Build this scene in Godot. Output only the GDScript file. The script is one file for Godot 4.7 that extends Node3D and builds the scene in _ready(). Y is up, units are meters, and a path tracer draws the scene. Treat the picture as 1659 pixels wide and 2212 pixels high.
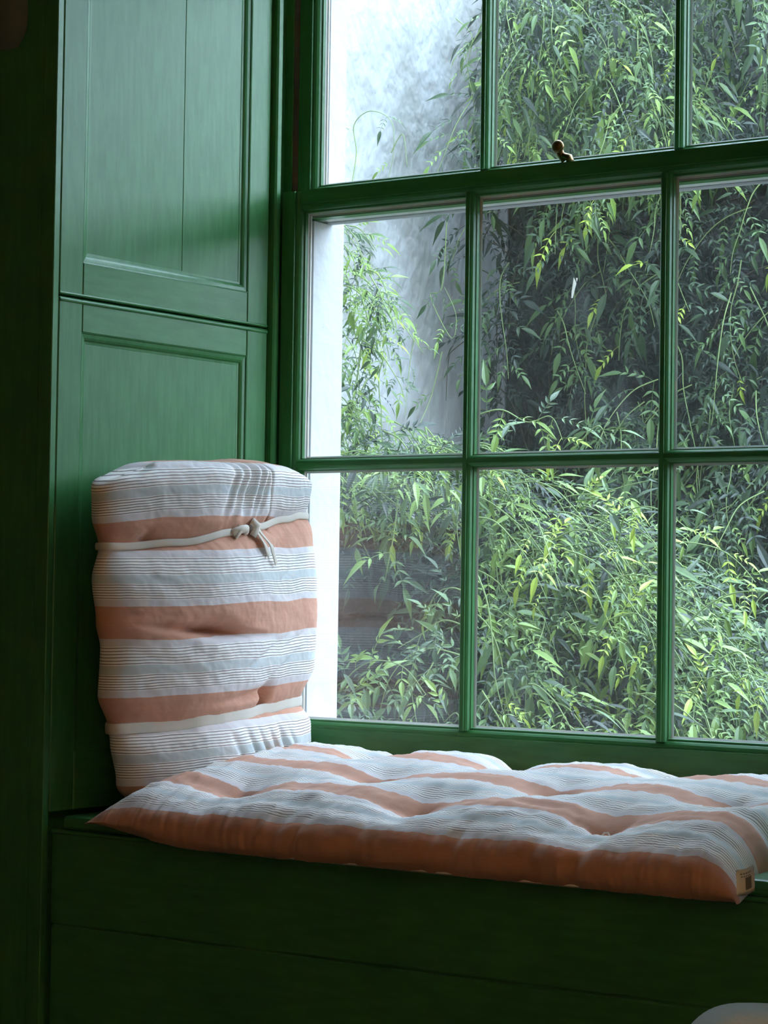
extends Node3D
# A window seat in a dark green room: sash window, folded shutter, striped cushions, jasmine in the courtyard outside.
# World: x to the right along the window, y up (0 = top of the lower sash's bottom rail), z from the sash into the room.

const CAM := Vector3(2.1766, 0.2383, 2.9989)
const CAM_R := Vector3(0.83654, 0.014455, -0.54772)
const CAM_U := Vector3(0.00686, 0.99930, 0.03685)
const CAM_F := Vector3(-0.54787, 0.034584, -0.83585)
const FOCAL := 4700.0

const SPLAY := 0.0582
const FLOOR_Y := -0.56
const CEIL_Y := 2.45
const SEAT_Y := -0.112
const RIGHT_X := 1.115      # right outer edge of the sashes
const HEAD_Y := 1.83

var M := {}
var taken := {}
var rng := RandomNumberGenerator.new()
var used := {}

# ------------------------------------------------------------------ set-up
func _ready() -> void:
	rng.seed = 20240611
	make_camera_and_light()
	make_materials()
	make_room()
	make_window()
	make_shutters()
	make_seat()
	make_courtyard()
	make_seat_cushion()
	make_rolled_cushion()
	make_armchair()
	make_wall_cloth()
	make_added_lamp()
	make_jasmine()

func make_camera_and_light() -> void:
	var cam := Camera3D.new()
	cam.name = "camera"
	cam.fov = rad_to_deg(2.0 * atan(1106.0 / FOCAL))
	cam.near = 0.05
	cam.far = 100.0
	cam.transform = Transform3D(Basis(CAM_R, CAM_U, -CAM_F).orthonormalized(), CAM)
	add_child(cam)
	cam.current = true
	var env := Environment.new()
	env.background_mode = Environment.BG_SKY
	var sky_mat := ProceduralSkyMaterial.new()     # a bright, even overcast
	sky_mat.sky_top_color = Color(0.79, 0.895, 1.0)
	sky_mat.sky_horizon_color = Color(0.84, 0.92, 1.0)
	sky_mat.sky_curve = 0.25
	sky_mat.ground_bottom_color = Color(0.30, 0.31, 0.29)
	sky_mat.ground_horizon_color = Color(0.55, 0.57, 0.56)
	sky_mat.energy_multiplier = 1.0
	var sky := Sky.new()
	sky.sky_material = sky_mat
	env.sky = sky
	env.background_energy_multiplier = 1.0
	env.tonemap_mode = Environment.TONE_MAPPER_LINEAR
	env.tonemap_exposure = 14.3
	env.sdfgi_enabled = true
	env.ssao_enabled = true
	env.ssil_enabled = true
	var we := WorldEnvironment.new()
	we.name = "environment"
	we.environment = env
	add_child(we)

# ------------------------------------------------------------------ naming
func numbered(called: String) -> String:
	var n: int = taken.get(called, 0)
	taken[called] = n + 1
	return called if n == 0 else "%s_%03d" % [called, n]

func thing(called: String, label: String, category: String, at := Vector3.ZERO, group := "") -> Node3D:
	var o := Node3D.new()
	o.name = numbered(called)
	o.position = at
	add_child(o)
	tag(o, label, category, group)
	return o

func tag(o: Node, label: String, category: String, group := "") -> void:
	o.set_meta("label", label)
	o.set_meta("category", category)
	if group:
		o.set_meta("group", group)

func obj(called: String, mesh: Mesh, mat: Material, parent: Node, label := "") -> MeshInstance3D:
	var o := MeshInstance3D.new()
	o.name = called if parent != self else numbered(called)
	o.mesh = mesh
	if mat:
		o.material_override = mat
	o.cast_shadow = GeometryInstance3D.SHADOW_CASTING_SETTING_ON
	parent.add_child(o, true)
	if label:
		o.set_meta("label", label)
	return o

func structure(called: String, label: String, category: String) -> Node3D:
	var o := Node3D.new()
	o.name = called
	add_child(o)
	o.set_meta("kind", "structure")
	tag(o, label, category)
	return o

func struct_mesh(called: String, mesh: Mesh, mat: Material, label: String, category: String) -> MeshInstance3D:
	var o := obj(called, mesh, mat, self)
	o.set_meta("kind", "structure")
	tag(o, label, category)
	return o

# ------------------------------------------------------------------ mesh helpers
func begin() -> SurfaceTool:
	var st := SurfaceTool.new()
	st.begin(Mesh.PRIMITIVE_TRIANGLES)
	return st

func poly(st: SurfaceTool, pts: Array, outward: Vector3) -> void:
	# flat convex polygon whose normal points along «outward»
	var n: Vector3 = (pts[1] - pts[0]).cross(pts[2] - pts[0])
	if n.length() < 1e-14:
		return
	n = n.normalized()
	var p := pts
	if n.dot(outward) < 0.0:
		n = -n
		p = pts.duplicate()
		p.reverse()
	for i in range(1, p.size() - 1):
		for q in [p[0], p[i + 1], p[i]]:
			st.set_normal(n)
			st.add_vertex(q)

func cbox(st: SurfaceTool, a: Vector3, b: Vector3, c := 0.0015) -> void:
	# box between two corners with chamfered edges
	var mn := Vector3(minf(a.x, b.x), minf(a.y, b.y), minf(a.z, b.z))
	var mx := Vector3(maxf(a.x, b.x), maxf(a.y, b.y), maxf(a.z, b.z))
	var d := mx - mn
	c = minf(c, 0.45 * minf(d.x, minf(d.y, d.z)))
	var mid := (mn + mx) * 0.5
	var pick := func(sx: int, sy: int, sz: int, ax: int) -> Vector3:
		# corner (sx,sy,sz) pulled in by c on every axis except «ax»
		var s := [sx, sy, sz]
		var v := Vector3.ZERO
		for i in 3:
			var e: float = mx[i] if s[i] > 0 else mn[i]
			if i != ax:
				e -= c * s[i]
			v[i] = e
		return v
	for ax in 3:
		for s in [-1, 1]:
			var quad := []
			for uv in [[-1, -1], [1, -1], [1, 1], [-1, 1]]:
				var q := [0, 0, 0]
				q[ax] = s
				q[(ax + 1) % 3] = uv[0]
				q[(ax + 2) % 3] = uv[1]
				quad.append(pick.call(q[0], q[1], q[2], ax))
			poly(st, quad, (quad[0] + quad[2]) * 0.5 - mid)
	if c <= 0.0:
		return
	for ax in 3:                                   # edges that run along «ax»
		var u := (ax + 1) % 3
		var v := (ax + 2) % 3
		for su in [-1, 1]:
			for sv in [-1, 1]:
				var quad := []
				for e in [[-1, u], [1, u], [1, v], [-1, v]]:
					var q := [0, 0, 0]
					q[ax] = e[0]
					q[u] = su
					q[v] = sv
					quad.append(pick.call(q[0], q[1], q[2], e[1]))
				poly(st, quad, (quad[0] + quad[2]) * 0.5 - mid)
	for sx in [-1, 1]:
		for sy in [-1, 1]:
			for sz in [-1, 1]:
				var tri := []
				for ax in 3:
					tri.append(pick.call(sx, sy, sz, ax))
				poly(st, tri, Vector3(sx, sy, sz))

func box_mesh(a: Vector3, b: Vector3, c := 0.0015) -> ArrayMesh:
	var st := begin()
	cbox(st, a, b, c)
	return st.commit()

func prism(st: SurfaceTool, profile: Array, from: Vector3, to: Vector3, ux: Vector3, uy: Vector3, closed := true, caps := true) -> void:
	# a profile of Vector2 pulled from «from» to «to»; ux and uy carry its axes. The profile runs counter-clockwise about its middle.
	var c := Vector2.ZERO
	for p in profile:
		c += p
	c /= profile.size()
	var n := profile.size()
	for i in (n if closed else n - 1):
		var p: Vector2 = profile[i]
		var q: Vector2 = profile[(i + 1) % n]
		var e := q - p
		var o2 := Vector2(e.y, -e.x)
		if o2.dot((p + q) * 0.5 - c) < 0.0 and closed and is_convexish(profile):
			o2 = -o2
		var o := ux * o2.x + uy * o2.y
		var a := ux * p.x + uy * p.y
		var b := ux * q.x + uy * q.y
		poly(st, [from + a, from + b, to + b, to + a], o)
	if caps and closed:
		var tri := Geometry2D.triangulate_polygon(PackedVector2Array(profile))
		for end in [[from, from - to], [to, to - from]]:
			for k in range(0, tri.size(), 3):
				var pts := []
				for m in 3:
					var p: Vector2 = profile[tri[k + m]]
					pts.append(end[0] + ux * p.x + uy * p.y)
				poly(st, pts, end[1])

func is_convexish(_p: Array) -> bool:
	return false

func moulding(st: SurfaceTool, x0: float, x1: float, y0: float, y1: float, profile: Array, to3: Callable) -> void:
	# a profile of (inset, height) run round a rectangle with mitred corners; to3(x, y, h) places it
	for i in profile.size() - 1:
		var p: Vector2 = profile[i]
		var q: Vector2 = profile[i + 1]
		var e := q - p
		var nrm := Vector2(-e.y, e.x)               # along (inset, height): towards larger height
		if nrm.y < 0.0 or (absf(nrm.y) < 1e-9 and nrm.x < 0.0):
			nrm = -nrm
		var cp := [[x0 + p.x, y0 + p.x], [x1 - p.x, y0 + p.x], [x1 - p.x, y1 - p.x], [x0 + p.x, y1 - p.x]]
		var cq := [[x0 + q.x, y0 + q.x], [x1 - q.x, y0 + q.x], [x1 - q.x, y1 - q.x], [x0 + q.x, y1 - q.x]]
		var inw := [[0, 1], [-1, 0], [0, -1], [1, 0]]
		for k in 4:
			var l: int = (k + 1) % 4
			var pts := [to3.call(cp[k][0], cp[k][1], p.y), to3.call(cp[l][0], cp[l][1], p.y), to3.call(cq[l][0], cq[l][1], q.y), to3.call(cq[k][0], cq[k][1], q.y)]
			var out: Vector3 = to3.call(inw[k][0] * nrm.x, inw[k][1] * nrm.x, nrm.y) - to3.call(0.0, 0.0, 0.0)
			poly(st, pts, out)

func grid(nu: int, nv: int, f: Callable, close_u: bool) -> ArrayMesh:
	# smooth surface f(i, j) -> [position, uv]; u closes on itself when close_u
	var pos := PackedVector3Array()
	var uvs := PackedVector2Array()
	for j in nv + 1:
		for i in nu + 1:
			var r: Array = f.call(float(i) / nu, float(j) / nv)
			pos.append(r[0])
			uvs.append(r[1])
	return grid_from(nu, nv, pos, uvs, close_u)

func grid_from(nu: int, nv: int, pos: PackedVector3Array, uvs: PackedVector2Array, close_u: bool) -> ArrayMesh:
	var w := nu + 1
	var nor := PackedVector3Array()
	nor.resize(pos.size())
	var idx := PackedInt32Array()
	var vol := 0.0
	for j in nv:
		for i in nu:
			var a := j * w + i
			for t in [[a, a + 1, a + w + 1], [a, a + w + 1, a + w]]:
				var p: Vector3 = pos[t[0]]
				var q: Vector3 = pos[t[1]]
				var r: Vector3 = pos[t[2]]
				var n := (q - p).cross(r - p)
				if n.length_squared() < 1e-22:
					continue
				vol += p.dot(q.cross(r))
				for k in t:
					nor[k] += n
				idx.append_array([t[0], t[1], t[2]])
	if close_u:
		for j in nv + 1:
			var s: Vector3 = nor[j * w] + nor[j * w + nu]
			nor[j * w] = s
			nor[j * w + nu] = s
	var flip := vol < 0.0
	for k in nor.size():
		nor[k] = (-nor[k] if flip else nor[k]).normalized() if nor[k].length_squared() > 0.0 else Vector3.UP
	if not flip:                                    # Godot's front faces run clockwise
		for k in range(0, idx.size(), 3):
			var t := idx[k + 1]
			idx[k + 1] = idx[k + 2]
			idx[k + 2] = t
	var arr := []
	arr.resize(Mesh.ARRAY_MAX)
	arr[Mesh.ARRAY_VERTEX] = pos
	arr[Mesh.ARRAY_NORMAL] = nor
	arr[Mesh.ARRAY_TEX_UV] = uvs
	arr[Mesh.ARRAY_INDEX] = idx
	var m := ArrayMesh.new()
	m.add_surface_from_arrays(Mesh.PRIMITIVE_TRIANGLES, arr)
	return m

func tube(path: Array, ra: float, rb: float, side: Callable, sides := 8, taper := 0.0, power := 2.0) -> ArrayMesh:
	# tube of elliptical section along a path; side(k) gives the direction of its half-width ra, rb is its half-thickness
	var n := path.size()
	var pos := PackedVector3Array()
	var uvs := PackedVector2Array()
	for k in n + 2:
		var i := clampi(k - 1, 0, n - 1)
		var p: Vector3 = path[i]
		var t: Vector3 = (path[mini(i + 1, n - 1)] - path[maxi(i - 1, 0)]).normalized()
		var s: Vector3 = side.call(i)
		s = (s - t * s.dot(t)).normalized()
		var b := t.cross(s).normalized()
		var scale := 1.0 - taper * float(i) / maxf(1.0, n - 1)
		if k == 0 or k == n + 1:
			scale = 0.0
		for m in sides + 1:
			var a := TAU * m / sides
			var ca := cos(a)
			var sa := sin(a)
			ca = signf(ca) * pow(absf(ca), 2.0 / power)
			sa = signf(sa) * pow(absf(sa), 2.0 / power)
			pos.append(p + (s * ca * ra + b * sa * rb) * scale)
			uvs.append(Vector2(float(m) / sides, k * 0.2))
	return grid_from(sides, n + 1, pos, uvs, true)

func spline(pts: Array, steps: int) -> Array:
	# Catmull-Rom through the points (Vector2 or Vector3)
	var out := []
	var n := pts.size()
	for i in n - 1:
		var p0 = pts[maxi(i - 1, 0)]
		var p1 = pts[i]
		var p2 = pts[i + 1]
		var p3 = pts[mini(i + 2, n - 1)]
		for k in steps:
			var t := float(k) / steps
			out.append(p1.cubic_interpolate(p2, p0, p3, t))
	out.append(pts[n - 1])
	return out

func table(t: Array, x: float) -> float:
	# piecewise smooth look-up in rows [x, y] with x rising
	if x <= t[0][0]:
		return t[0][1]
	for i in t.size() - 1:
		if x <= t[i + 1][0]:
			var k: float = (x - t[i][0]) / (t[i + 1][0] - t[i][0])
			k = k * k * (3.0 - 2.0 * k)
			return lerpf(t[i][1], t[i + 1][1], k)
	return t[-1][1]

func gauss(x: float, s: float) -> float:
	return exp(-(x * x) / (s * s))

func at(px: float, py: float, z: float) -> Vector3:
	# the point of the plane z that pixel (px, py) of the photograph looks at
	var d := CAM_F + CAM_R * ((px - 829.5) / FOCAL) - CAM_U * ((py - 1106.0) / FOCAL)
	return CAM + d * ((z - CAM.z) / d.z)

# ------------------------------------------------------------------ materials
func noise_tex(freq: float, seed_: int, size := 512, normal := false, strength := 4.0, ramp: Gradient = null, octaves := 4) -> NoiseTexture2D:
	var fn := FastNoiseLite.new()
	fn.noise_type = FastNoiseLite.TYPE_SIMPLEX_SMOOTH
	fn.seed = seed_
	fn.frequency = freq
	fn.fractal_octaves = octaves
	var t := NoiseTexture2D.new()
	t.width = size
	t.height = size
	t.seamless = true
	t.noise = fn
	t.as_normal_map = normal
	t.bump_strength = strength
	if ramp:
		t.color_ramp = ramp
	return t

func ramp(a: Color, b: Color, from := 0.3, to := 0.7) -> Gradient:
	var g := Gradient.new()
	g.offsets = PackedFloat32Array([from, to])
	g.colors = PackedColorArray([a, b])
	return g

func mat(col: Color, rough: float) -> StandardMaterial3D:
	var m := StandardMaterial3D.new()
	m.albedo_color = col
	m.roughness = rough
	return m

func make_materials() -> void:
	# green gloss paint with brush streaks that run up the boards
	var paint := mat(Color.WHITE, 0.36)
	paint.albedo_texture = noise_tex(0.012, 3, 512, false, 1.0, ramp(Color(0.197, 0.420, 0.222), Color(0.230, 0.462, 0.252), 0.25, 0.75))
	paint.normal_enabled = true
	paint.normal_texture = noise_tex(0.02, 5, 512, true, 2.2)
	paint.normal_scale = 0.16
	paint.roughness = 0.37
	paint.metallic_specular = 0.40
	paint.uv1_triplanar = true
	paint.uv1_world_triplanar = true
	paint.uv1_scale = Vector3(9.0, 1.3, 9.0)
	M.paint = paint
	var paint_across := paint.duplicate()
	paint_across.uv1_scale = Vector3(1.6, 9.0, 1.6)
	M.paint_across = paint_across
	M.white = mat(Color(0.69, 0.69, 0.69), 0.8)
	M.white.normal_enabled = true
	M.white.normal_texture = noise_tex(0.02, 21, 512, true, 3.0)
	M.white.normal_scale = 0.5
	M.white.uv1_triplanar = true
	M.white.uv1_world_triplanar = true
	M.white.uv1_scale = Vector3(2, 2, 2)
	M.putty = mat(Color(0.80, 0.80, 0.78), 0.6)
	M.rawwood = mat(Color(0.42, 0.36, 0.32), 0.7)
	var glass := mat(Color(0.93, 0.97, 0.96, 0.05), 0.01)
	glass.transparency = BaseMaterial3D.TRANSPARENCY_ALPHA
	M.glass = glass
	var grime := mat(Color.WHITE, 0.9)
	grime.albedo_texture = grime_texture()
	grime.transparency = BaseMaterial3D.TRANSPARENCY_ALPHA
	grime.backlight_enabled = true
	grime.backlight = Color(0.9, 0.9, 0.9)
	M.grime = grime
	M.brass = mat(Color(0.45, 0.36, 0.22), 0.35)
	M.brass.metallic = 0.9
	# plaster and render
	var render := mat(Color.WHITE, 0.9)
	render.albedo_texture = noise_tex(0.006, 31, 512, false, 1.0, ramp(Color(0.655, 0.655, 0.64), Color(0.74, 0.745, 0.745), 0.30, 0.66), 5)
	render.normal_enabled = true
	render.normal_texture = noise_tex(0.03, 33, 512, true, 5.0)
	render.normal_scale = 0.5
	render.uv1_triplanar = true
	render.uv1_world_triplanar = true
	render.uv1_scale = Vector3(1.1, 0.7, 1.1)
	M.render = render
	var stone := mat(Color.WHITE, 0.95)
	stone.albedo_texture = noise_tex(0.012, 41, 512, false, 1.0, ramp(Color(0.15, 0.145, 0.135), Color(0.29, 0.28, 0.26), 0.3, 0.7), 5)
	stone.normal_enabled = true
	stone.normal_texture = noise_tex(0.03, 43, 512, true, 8.0)
	stone.uv1_triplanar = true
	stone.uv1_world_triplanar = true
	stone.uv1_scale = Vector3(1.2, 1.2, 1.2)
	M.stone = stone
	M.soil = mat(Color(0.20, 0.18, 0.15), 0.95)
	M.floor = mat(Color(0.33, 0.25, 0.18), 0.6)
	M.ceiling = mat(Color(0.72, 0.72, 0.68), 0.9)
	M.plaster = mat(Color(0.66, 0.61, 0.52), 0.9)
	# striped cotton: one period of the stripe is 0.135 m
	var fabric := mat(Color.WHITE, 0.92)
	fabric.albedo_texture = stripe_texture()
	fabric.normal_enabled = true
	fabric.normal_texture = weave_normal()
	fabric.normal_scale = 0.35
	fabric.rim_enabled = true
	fabric.rim = 0.25
	M.fabric = fabric
	M.tape = mat(Color(0.80, 0.77, 0.72), 0.9)
	M.thread = mat(Color(0.86, 0.85, 0.82), 0.9)
	M.beige = mat(Color(0.82, 0.81, 0.76), 0.95)
	M.beige.normal_enabled = true
	M.beige.normal_texture = noise_tex(0.12, 51, 256, true, 4.0)
	M.beige.normal_scale = 0.4
	M.beige.uv1_triplanar = true
	M.beige.uv1_scale = Vector3(6, 6, 6)
	M.brown = mat(Color(0.40, 0.42, 0.38), 0.95)
	M.darkwood = mat(Color(0.20, 0.13, 0.08), 0.5)
	# jasmine
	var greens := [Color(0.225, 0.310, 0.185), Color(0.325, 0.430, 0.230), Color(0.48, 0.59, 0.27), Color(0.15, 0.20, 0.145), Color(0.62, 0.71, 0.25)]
	M.leaf = []
	M.greens = greens
	M.foliage = mat(Color.WHITE, 0.42)
	M.foliage.vertex_color_use_as_albedo = true
	M.foliage.backlight_enabled = true
	M.foliage.backlight = Color(0.32, 0.30, 0.20)
	M.foliage.cull_mode = BaseMaterial3D.CULL_DISABLED
	for c in greens:
		var l := mat(c, 0.42)
		l.backlight_enabled = true
		l.backlight = Color(c.r * 1.3, c.g * 1.2, c.b * 0.8) * 0.5
		l.cull_mode = BaseMaterial3D.CULL_DISABLED
		M.leaf.append(l)
	M.stem = mat(Color(0.50, 0.58, 0.34), 0.6)
	M.oldstem = mat(Color(0.28, 0.25, 0.18), 0.8)
	M.petal = mat(Color(0.92, 0.90, 0.84), 0.7)

func stripe_texture() -> ImageTexture:
	# v runs across the stripes over one period, u along the threads
	var w := 512
	var h := 1024
	var im := Image.create(w, h, false, Image.FORMAT_RGB8)
	var salmon := Color(0.785, 0.580, 0.485)
	var lav := Color(0.835, 0.805, 0.805)
	var white := Color(0.940, 0.925, 0.905)
	var line := Color(0.515, 0.465, 0.450)
	var blue := Color(0.760, 0.775, 0.770)
	var fn := FastNoiseLite.new()
	fn.seed = 77
	fn.frequency = 0.35
	var r2 := RandomNumberGenerator.new()
	r2.seed = 5
	var slub_u := []
	for i in w:
		slub_u.append(r2.randf_range(-1, 1))
	var slub_v := []
	for i in h:
		slub_v.append(r2.randf_range(-1, 1))
	for j in h:
		var y := 0.135 * (j + 0.5) / h              # metres across the period
		var c: Color
		if y < 0.050:
			c = salmon
		elif y < 0.0605:
			c = lav
		elif y < 0.0875:
			c = line_or(white, line, y - 0.0605, 0.027)
		elif y < 0.0875 + 0.0135:
			c = blue
		elif y < 0.1245:
			c = line_or(white, line, y - 0.101, 0.0235)
		else:
			c = lav
		for i in w:
			var k: float = 1.0 + 0.030 * slub_u[i] * (1.0 if j % 4 < 2 else -1.0) + 0.030 * slub_v[j] + 0.035 * fn.get_noise_2d(i, j)
			im.set_pixel(i, j, Color(c.r * k, c.g * k, c.b * k))
	return ImageTexture.create_from_image(im)

func grime_texture() -> ImageTexture:
	# wiped streaks, specks and runs of dried dirt; alpha is how thick it lies
	var w := 512
	var im := Image.create(w, w, false, Image.FORMAT_RGBA8)
	var a := FastNoiseLite.new()
	a.seed = 61
	a.frequency = 0.008
	a.fractal_octaves = 4
	var b := FastNoiseLite.new()
	b.seed = 62
	b.frequency = 0.03
	b.fractal_octaves = 3
	var r2 := RandomNumberGenerator.new()
	r2.seed = 63
	for j in w:
		for i in w:
			var patch := smoothstep(0.05, 0.55, a.get_noise_2d(i, j))
			var streak := 0.5 + 0.5 * b.get_noise_2d(i * 1.6 + j * 0.5, j * 0.22)
			var k := 0.008 + 0.09 * patch * streak + (0.25 if r2.randf() < 0.0006 else 0.0)
			im.set_pixel(i, j, Color(0.80, 0.82, 0.81, k))
	return ImageTexture.create_from_image(im)

func line_or(base: Color, line: Color, y: float, width: float) -> Color:
	# five or six fine dark threads on the light ground
	var n := 6
	var pitch := width / n
	var d := absf(fposmod(y, pitch) - 0.5 * pitch)
	var k := clampf((0.00062 - d) / 0.00022 + 0.5, 0.0, 1.0)
	return base.lerp(line, k)

func weave_normal() -> ImageTexture:
	var w := 256
	var im := Image.create(w, w, false, Image.FORMAT_RGB8)
	var r2 := RandomNumberGenerator.new()
	r2.seed = 15
	for j in w:
		for i in w:
			var v := 0.5 + 0.2 * sin(i * TAU / 4.0) * sin(j * TAU / 4.0) + r2.randf_range(-0.12, 0.12)
			im.set_pixel(i, j, Color(v, v, v))
	im.bump_map_to_normal_map(2.0)
	return ImageTexture.create_from_image(im)

# ------------------------------------------------------------------ room shell
func make_room() -> void:
	var x0 := -1.7
	var x1 := 3.9
	var z1 := 4.7
	var zi := 0.532                                 # room face of the window wall
	struct_mesh("floor", box_mesh(Vector3(x0 - 0.2, FLOOR_Y - 0.1, -0.135), Vector3(x1 + 0.2, FLOOR_Y, z1 + 0.2), 0.0), M.floor, "dark wooden floor of the room", "floor")
	struct_mesh("ceiling", box_mesh(Vector3(x0 - 0.2, CEIL_Y, -0.135), Vector3(x1 + 0.2, CEIL_Y + 0.15, z1 + 0.2), 0.0), M.ceiling, "plain pale ceiling of the room", "ceiling")
	struct_mesh("wall_left", box_mesh(Vector3(x0, FLOOR_Y, -0.06), Vector3(-0.072, CEIL_Y, zi), 0.0), M.paint, "dark green painted wall beside the window recess", "wall")
	struct_mesh("wall_right", box_mesh(Vector3(RIGHT_X + 0.072, FLOOR_Y, -0.06), Vector3(x1, CEIL_Y, zi), 0.002), M.paint, "green painted wall at the bare end of the window seat", "wall")
	struct_mesh("wall_above", box_mesh(Vector3(-0.072, HEAD_Y + 0.03, -0.06), Vector3(RIGHT_X + 0.072, CEIL_Y, zi), 0.002), M.paint, "green painted wall above the window recess", "wall")
	struct_mesh("wall_west", box_mesh(Vector3(x0 - 0.2, FLOOR_Y, -0.135), Vector3(x0, CEIL_Y, z1), 0.0), M.plaster, "plain plastered side wall of the room", "wall")
	struct_mesh("wall_east", box_mesh(Vector3(x1, FLOOR_Y, -0.135), Vector3(x1 + 0.2, CEIL_Y, z1), 0.0), M.plaster, "plain plastered far side wall of the room", "wall")
	struct_mesh("wall_back", box_mesh(Vector3(x0 - 0.2, FLOOR_Y, z1), Vector3(x1 + 0.2, CEIL_Y, z1 + 0.2), 0.0), M.plaster, "plain plastered wall opposite the window seat", "wall")
	# corner beads where the recess meets the wall
	struct_mesh("trim_1", box_mesh(Vector3(-0.072, FLOOR_Y, 0.5185), Vector3(-0.0455, HEAD_Y, zi), 0.0012), M.paint, "narrow green corner bead between shutter and dark wall", "trim")
	struct_mesh("trim_2", box_mesh(Vector3(RIGHT_X + 0.0455, FLOOR_Y, 0.5185), Vector3(RIGHT_X + 0.072, HEAD_Y, zi), 0.003), M.paint, "narrow green corner bead at the bare end of the seat", "trim")
	struct_mesh("trim_3", box_mesh(Vector3(-0.072, HEAD_Y, 0.02), Vector3(RIGHT_X + 0.072, HEAD_Y + 0.03, zi), 0.002), M.paint, "green panelled soffit of the window recess", "trim")

# ------------------------------------------------------------------ window
func sash_rail_profile(w: float) -> Array:
	# section of a stile or rail: (across from the outer edge, depth); the inner edge carries an ovolo towards the glass
	return [Vector2(0, 0), Vector2(w - 0.0145, 0), Vector2(w - 0.0140, -0.0028), Vector2(w - 0.0110, -0.0032), Vector2(w - 0.0075, -0.0050), Vector2(w - 0.0045, -0.0085), Vector2(w - 0.0032, -0.0125), Vector2(w - 0.0005, -0.0135), Vector2(w, -0.0175), Vector2(w, -0.0205)]

func stile_part(parent: Node, called: String, along_y: bool, fixed: float, sgn: float, w: float, from: float, to: float, zf: float) -> void:
	# front: moulded towards the glass (wood green); back: white outside face
	var prof := sash_rail_profile(w)
	var closed := [Vector2(0, -0.0205)]
	closed.append_array(prof)
	var st := begin()
	var ux := Vector3(sgn, 0, 0) if along_y else Vector3(0, sgn, 0)
	var o := Vector3(fixed, 0, zf) if along_y else Vector3(0, fixed, zf)
	var ax := Vector3(0, 1, 0) if along_y else Vector3(1, 0, 0)
	prism_solid(st, closed, o + ax * from, o + ax * to, ux, Vector3(0, 0, 1))
	var p := obj(called, st.commit(), M.paint if along_y else M.paint_across, parent)
	var st2 := begin()
	var back := [Vector2(0, -0.0205), Vector2(w, -0.0205), Vector2(w, -0.0240), Vector2(w + 0.0035, -0.0242), Vector2(w - 0.006, -0.040), Vector2(0, -0.040)]
	prism_solid(st2, back, o + ax * from, o + ax * to, ux, Vector3(0, 0, 1))
	obj("putty", st2.commit(), M.putty, p)

func prism_solid(st: SurfaceTool, profile: Array, from: Vector3, to: Vector3, ux: Vector3, uy: Vector3) -> void:
	# any simple polygon, outward side found from its winding
	var area := 0.0
	var n := profile.size()
	for i in n:
		var p: Vector2 = profile[i]
		var q: Vector2 = profile[(i + 1) % n]
		area += p.x * q.y - q.x * p.y
	for i in n:
		var p: Vector2 = profile[i]
		var q: Vector2 = profile[(i + 1) % n]
		var e := q - p
		var o2 := Vector2(e.y, -e.x) * signf(area)
		var a := ux * p.x + uy * p.y
		var b := ux * q.x + uy * q.y
		poly(st, [from + a, from + b, to + b, to + a], ux * o2.x + uy * o2.y)
	var tri := Geometry2D.triangulate_polygon(PackedVector2Array(profile))
	for end in [[from, from - to], [to, to - from]]:
		for k in range(0, tri.size(), 3):
			var pts := []
			for m in 3:
				var p: Vector2 = profile[tri[k + m]]
				pts.append(end[0] + ux * p.x + uy * p.y)
			poly(st, pts, end[1])

func bar_profile() -> Array:
	# glazing bar: narrow nose, fillet, ovolo, wide rebate
	var half := [Vector2(0.0034, 0), Vector2(0.0036, -0.0022), Vector2(0.0052, -0.0030), Vector2(0.0078, -0.0060), Vector2(0.0088, -0.0105), Vector2(0.0090, -0.0120), Vector2(0.0106, -0.0128), Vector2(0.0108, -0.0205)]
	var out := []
	for i in range(half.size() - 1, -1, -1):
		out.append(Vector2(-half[i].x, half[i].y))
	out.append_array(half)
	return out

func bar_part(parent: Node, along_y: bool, fixed: float, from: float, to: float, zf: float) -> void:
	var st := begin()
	var ux := Vector3(1, 0, 0) if along_y else Vector3(0, 1, 0)
	var o := Vector3(fixed, 0, zf) if along_y else Vector3(0, fixed, zf)
	var ax := Vector3(0, 1, 0) if along_y else Vector3(1, 0, 0)
	prism_solid(st, bar_profile(), o + ax * from, o + ax * to, ux, Vector3(0, 0, 1))
	var p := obj("glazing_bar", st.commit(), M.paint if along_y else M.paint_across, parent)
	var st2 := begin()
	prism_solid(st2, [Vector2(-0.0142, -0.0240), Vector2(0.0142, -0.0240), Vector2(0.004, -0.036), Vector2(-0.004, -0.036)], o + ax * from, o + ax * to, ux, Vector3(0, 0, 1))
	obj("putty", st2.commit(), M.putty, p)

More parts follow.
